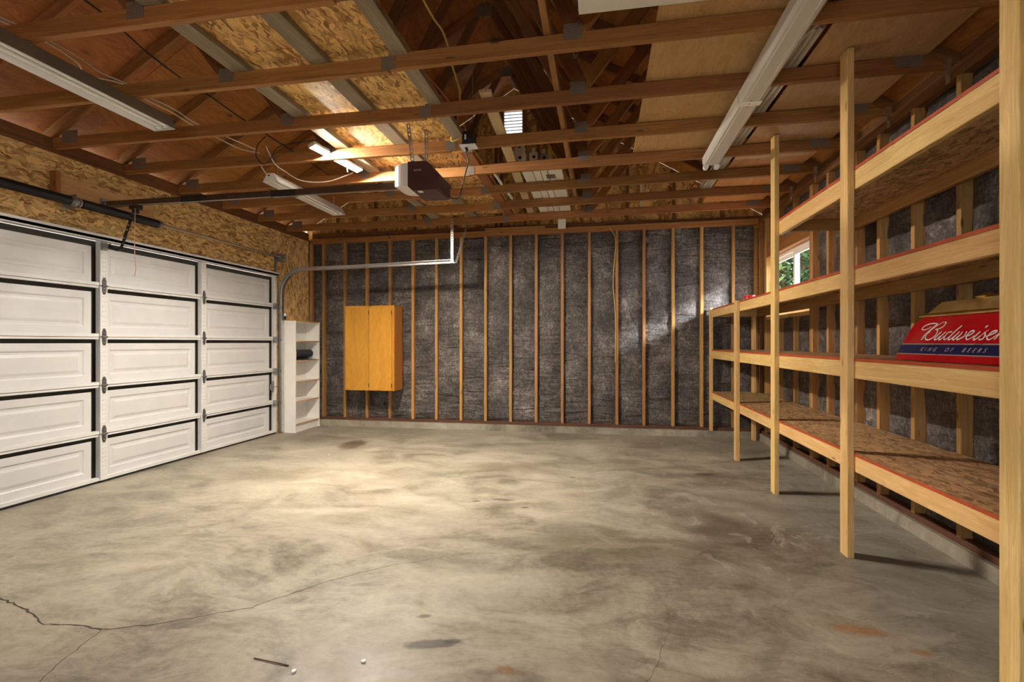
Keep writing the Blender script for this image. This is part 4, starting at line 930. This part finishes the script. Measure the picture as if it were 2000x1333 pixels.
# ================================================================== BOOKCASE AND ROLLED MAT
bc = thing('bookcase', (-4.2, 6.46, 0), 'narrow white open bookcase between the garage door and the back wall', 'bookcase')
BX0, BX1, BY0, BY1, BH = XL+.005, -4.09, 6.195, 6.79, 1.535
MB().box(BX0, BX1, BY0, BY0+.016, 0, BH).build('side_panel', 'white', bc); MB().box(BX0, BX1, BY1-.016, BY1, 0, BH).build('side_panel', 'white', bc)
MB().box(BX0, BX0+.006, BY0+.016, BY1-.016, .05, BH-.016).build('back_panel', 'white', bc)
for z in (.105, .415, .685, .975, 1.245, 1.519):
    s = MB(); s.box(BX0+.006, BX1-.002, BY0+.016, BY1-.016, z, z+.016); so = s.build('shelf_board', 'white', bc)
    MB().box(BX1-.0019, BX1+.0001, BY0+.016, BY1-.016, z, z+.016).build('edge_band', 'header', so)
for ya in (BY0, BY1-.016): MB().box(BX1, BX1+.0015, ya, ya+.016, 0, BH).build('edge_band', 'white', bc)
MB().box(BX1-.03, BX1-.016, BY0+.016, BY1-.016, 0, .105).build('kick_board', 'white', bc)
rm = thing('rolled_mat', (-4.19, 6.45, .991), 'charcoal foam mat rolled up on the bookcase shelf', 'mat')
sp = [(.012+.0062*t_, t_) for t_ in [i*.32 for i in range(34)]]
mb = MB(); outer = [(-4.19+r*math.cos(t_), .991+.082+r*math.sin(t_)) for r, t_ in sp]; inner = [(-4.19+(r-.011)*math.cos(t_), .991+.082+(r-.011)*math.sin(t_)) for r, t_ in sp]
vs = []
for yv in (6.225, 6.70): vs += [(u, yv, v) for u, v in outer]+[(u, yv, v) for u, v in inner]
n = len(sp); fs = []
for i in range(n-1): fs += [(i, i+1, 2*n+i+1, 2*n+i), (n+i+1, n+i, 3*n+i, 3*n+i+1), (i+1, i, n+i, n+i+1), (2*n+i, 2*n+i+1, 3*n+i+1, 3*n+i)]
mb.add(vs, fs); mb.build('roll', 'mat', rm, True)
MB().box(-4.28, -4.10, 6.24, 6.71, .9905, .9965).build('flap', 'mat', rm)

# ================================================================== THINGS STORED IN THE ROOF
rp = thing('ribbed_plastic_panel', (-.60, 5.7, ZC1), 'white ribbed plastic panel with rounded corners stored over the trusses', 'panel')
RX = [(-.755, -.655), (-.647, -.578), (-.570, -.508), (-.500, -.365)]
def rounded(xa, xb, ya, yb, r, left, right):
    pts = []
    def arc(cx, cy, a0, a1): return [(cx+r*math.cos(a0+(a1-a0)*i/6), cy+r*math.sin(a0+(a1-a0)*i/6)) for i in range(7)]
    pts += arc(xa+r, ya+r, math.pi, 1.5*math.pi) if left else [(xa, ya)]
    pts += arc(xb-r, ya+r, -.5*math.pi, 0) if right else [(xb, ya)]
    pts += arc(xb-r, yb-r, 0, .5*math.pi) if right else [(xb, yb)]
    pts += arc(xa+r, yb-r, .5*math.pi, math.pi) if left else [(xa, yb)]
    return pts
for i, (xa, xb) in enumerate(RX):
    for ya, yb in ((4.72, 5.35), (5.355, 6.0), (6.005, 6.42)):
        q = MB(); q.prism(rounded(xa, xb, ya, yb, .06, False, i == 3), 'z', ZC1+.024, ZC1+.055); q.build('slat', 'plastic', rp)
MB().box(-.76, -.37, 4.75, 6.4, ZC1+.055, ZC1+.07).build('backing', 'grey', rp)
MB().box(-.53, -.44, 4.97, 5.08, ZC1+.021, ZC1+.024).build('patch', 'grey_tape', rp)
MB().box(-.53, -.432, 6.425, 6.435, 2.70, 2.95).build('tab', 'plastic', rp)
for x, y, z, w, hh, lab, tilt in ((-.76, 4.72, ZC1+.085, .13, .075, 'white bracket box at the left of the small group over the trusses', 0), (-.625, 4.72, ZC1+.085, .075, .075, 'white bracket box in the middle of the small group over the trusses', 0), (-.53, 4.76, ZC1+.085, .075, .075, 'grey bracket box at the right of the small group over the trusses', 0)):
    t = thing('bracket_box', (x, y, z), lab, 'bracket', 'bracket boxes over the trusses')
    MB().box(x-w/2, x+w/2, y, y+.06, z-.01, z+hh).build('body', 'plastic' if x < -.55 else 'galvdull', t); MB().box(x-.012, x+.012, y+.02, y+.025, z+hh, z+hh+.05).build('tongue', 'plastic', t)
    MB().lathe([(.015, -.002), (.015, .0)], (x+.005, y, z+hh*.45), 12, 'y').build('hole', 'shadowgap', t)
tb = thing('triangular_bracket', (-.78, 4.74, ZC1+0.165), 'white triangular bracket plate leaning on the bracket boxes', 'bracket')
MB().prism([(-.86, ZC1+0.190), (-.73, ZC1+0.235), (-.70, ZC1+0.170), (-.70, ZC1+0.165), (-.84, ZC1+0.165)], 'y', 4.75, 4.765).prism([(-.83, ZC1+0.200), (-.77, ZC1+0.280), (-.72, ZC1+0.265), (-.70, ZC1+0.200)], 'y', 4.766, 4.774).build('plate', 'plastic', tb)
MB().lathe([(.014, -.002), (.014, 0)], (-.765, 4.765, ZC1+0.230), 12, 'y').build('hole', 'shadowgap', tb)
o = beam('loose_tube', (-1.03, 4.60, ZC1+.015), (-1.0, 5.68, ZC1+.015), .028, .028, 'tube', up=(1, 0, 0), ch=.008); tag(o, 'thin white tube lying on the trusses right of the attic floor', 'tube')
o = MB().tube([(.52, 6.62, 2.92), (.52, 6.62, 3.30)], .010, 8).build('white_pipe', 'tube', None, True); tag(o, 'short upright white pipe standing behind the last truss', 'pipe')
o = bar('white_board', (-.105, .60), (1.9, 2.545), (2.895, 2.915), 'plastic', None, .001); tag(o, 'white board on the trusses at the top edge of the picture', 'board')
for (p0, p1, lab) in (((-.178, 2.72, 3.03), (-.172, 2.72, 3.5), 'perforated steel strip hanging above the second truss'), ((-.178, 3.33, 3.02), (-.165, 3.33, 3.5), 'perforated steel strip hanging above the third truss')):
    q = MB(); perf_angle(q, p0, p1, .032, (1, 0, 0), (0, 1, 0)); o = q.build('perforated_strip', 'galvdull'); tag(o, lab, 'strip', 'perforated steel strips in the roof')
# ================================================================== CABLES
cable('white_cable', [(-3.07, 2.0, 2.90), (-3.071, 2.313, 2.93), (-3.101, 2.505, 2.925), (-3.174, 2.626, 2.92), (-3.087, 2.787, 2.935), (-3.115, 2.963, 2.93), (-3.089, 3.145, 2.925), (-3.119, 3.37, 2.93), (-3.116, 3.607, 2.93), (-3.084, 3.875, 2.925), (-2.99, 4.0, 2.93)], .005, 'wcable', 'white cable draped lengthwise over the chords past the strip light')
cable('white_cable', [(-3.05, 2.0, 2.91), (-3.04, 2.313, 2.935), (-3.05, 2.505, 2.93), (-3.10, 2.65, 2.94), (-3.06, 2.787, 2.935), (-3.08, 2.963, 2.94), (-3.05, 3.145, 2.935), (-3.08, 3.37, 2.935), (-3.05, 3.607, 2.94), (-2.98, 3.93, 2.935)], .004, 'wcable', 'thinner white cable twisted beside the other one past the strip light')
cable('black_roof_cable', [(-3.30, 1.5, zr(-3.30)-.005), (-3.315, 2.727, 3.475), (-3.347, 3.029, 3.457), (-3.383, 3.261, 3.436), (-3.407, 3.604, 3.421), (-3.405, 3.895, 3.422), (-3.424, 4.388, 3.411), (-3.43, 5.6, 3.40), (-3.2, 6.5, 3.2), (-3.04, 6.87, 2.79), (-3.065, 6.93, 2.70), (-3.065, 6.94, 1.9)], .006, 'blackp', 'black cable running along under the left roof slope')
cable('orange_cable', [(-1.13, 1.8, 3.02), (-1.133, 2.409, 3.0), (-1.141, 2.654, 2.99), (-1.134, 2.866, 3.0), (-1.139, 3.036, 2.995), (-1.11, 3.272, 3.0), (-1.08, 3.5, 2.99)], .0075, 'ocable', 'orange cable beside the right edge of the attic floor')
cable('yellow_cable', [(-1.12, 2.9, 3.47), (-1.095, 3.0, 3.395), (-1.058, 3.1, 3.333), (-1.032, 3.2, 3.311), (-1.027, 3.3, 3.267), (-1.032, 3.4, 3.206), (-1.046, 3.55, 3.196), (-1.062, 3.7, 3.178), (-1.087, 3.8, 3.145), (-1.118, 3.85, 3.033), (-1.184, 3.895, 2.886), (-1.15, 3.9, 2.875), (-1.107, 3.90, 2.897), (-1.08, 3.905, 2.90)], .0075, 'ycable', 'yellow cable hanging down to the black junction box')
cable('wall_cable', [(.126, 6.89, 2.80), (.20, 6.885, 2.66), (.205, 6.895, 2.50), (.182, 6.90, 2.2), (.178, 6.895, 1.98), (.20, 6.895, 1.7), (.207, 6.895, 1.44), (.205, 6.90, .96)], .005, 'ycable', 'thin tan cable hanging down a stud in the middle of the back wall')
cable('dark_loop_cable', [(-2.86, 3.90, 3.03), (-2.92, 3.88, 2.95), (-2.93, 3.87, 2.85), (-2.86, 3.87, 2.775), (-2.80, 3.88, 2.82), (-2.74, 3.89, 2.92), (-2.6, 3.9, 2.95), (-2.3, 3.86, 2.95)], .004, 'blackp', 'dark cord looped around a chord left of the glowing lamp')
cable('plug_cord', [(-2.16, 4.0, 2.92), (-2.165, 4.02, 2.80), (-2.16, 4.03, 2.72)], .005, 'wcable', 'short white plug lead dangling under the glowing lamp')
# chain
ch = thing('hanging_chain', (-.98, 3.86, 2.99), 'thin steel chain hanging above the black junction box', 'chain')
for i in range(22):
    z = 2.995+i*.022; q = MB(); ring = []
    for k in range(9):
        a_ = 2*math.pi*k/8; u, v = .006*math.cos(a_), .014*math.sin(a_); ring.append((-.998+(u if i % 2 else 0), 3.86+(0 if i % 2 else u), z+v))
    q.tube(ring, .002, 5, False); q.build('link', 'galvdull', ch, True)
# socket behind the insulation
wo = thing('wall_socket', (-3.09, D, .34), 'round dark cord plug low on the back wall under the yellow cabinet', 'socket')
MB().lathe([(.022, 0), (.022, -.02), (.012, -.03)], (-3.13, D+.035, .33), 12, 'y').build('plug', 'blackp', wo, True)
MB().tube(smooth_path([(-3.13, D+.005, .33), (-3.11, D-.01, .40), (-3.07, D-.005, .56)]), .005, 6).build('cord', 'blackp', wo, True)
# sensor box on the track
sn = thing('sensor_box', (XL+.06, 6.18, 1.56), 'small black and white box on the track above the bookcase', 'box')
MB().box(XL+.035, XL+.065, 6.19, 6.215, 1.55, 1.60).build('base', 'blackp', sn); MB().box(XL+.035, XL+.065, 6.19, 6.215, 1.60, 1.635).build('cap', 'vinyl', sn)
# little debris on the floor
for i, (x, y, lab) in enumerate(((-1.13, 1.70, 'small crumb of white plaster on the floor by a twig'), (-.90, 1.80, 'small white plaster crumb on the bare floor left of the oil stain'), (-2.93, 5.05, 'white paper scrap on the floor near the bookcase'))):
    q = MB(); pts = [(x+.010*math.cos(a_)*random.uniform(.6, 1.2), y+.010*math.sin(a_)*random.uniform(.6, 1.2)) for a_ in [2*math.pi*k/7 for k in range(7)]]
    q.prism(pts, 'z', 0.0005, .007); o = q.build('debris_crumb', 'lens'); tag(o, lab, 'debris')
o = MB().tube(smooth_path([(-1.33, 1.745, .003), (-1.24, 1.735, .004), (-1.17, 1.728, .003)]), .0022, 5).build('twig', 'sole'); tag(o, 'thin brown twig lying on the floor near the bottom edge', 'twig')

# ================================================================== TREES OUTSIDE THE WINDOW
def tree(x, y, h, rad, seed, label, n=2600):
    rnd = random.Random(seed); t = thing('garden_tree', (x, y, -.13), label, 'tree', 'trees outside the window')
    tk_ = MB(); tk_.tube([(x, y, -.13), (x+.05, y, h*.35), (x-.05, y+.05, h*.7)], [.12, .09, .04], 8)
    for k in range(6):
        a_ = k*1.05+seed; tk_.tube([(x, y, h*(.25+.06*k)), (x+rad*.7*math.cos(a_), y+rad*.7*math.sin(a_), h*(.45+.07*k))], [.045, .015], 6)
    tk_.build('trunk', 'leafstem', t, True)
    lf = MB()
    for i in range(n):
        while True:
            p = Vector((rnd.uniform(-1, 1), rnd.uniform(-1, 1), rnd.uniform(-1, 1)))
            if .3 < p.length < 1: break
        c = Vector((x, y, h*.55)) + Vector((p.x*rad, p.y*rad, p.z*h*.5)); s = rnd.uniform(.06, .13)
        R3 = Matrix.Rotation(rnd.uniform(0, 6.3), 3, 'Z') @ Matrix.Rotation(rnd.uniform(-.9, .9), 3, 'X')
        lf.add([c+R3 @ Vector(v)*s for v in ((0, -1, 0), (.45, 0, .12), (0, 1, 0), (-.45, 0, .12))], [(0, 1, 2, 3)])
    tag(lf.build('foliage', 'leaf', t), kind='stuff')
tree(3.7, 10.0, 4.6, 1.25, 1, 'leafy green tree seen through the right pane of the window', 9000)
tree(3.9, 13.2, 5.6, 1.7, 2, 'leafy green tree seen through the left pane of the window', 9000)
tree(7.6, 15.2, 6.5, 1.9, 3, 'leafy green tree farthest behind the others outside the window', 9000)
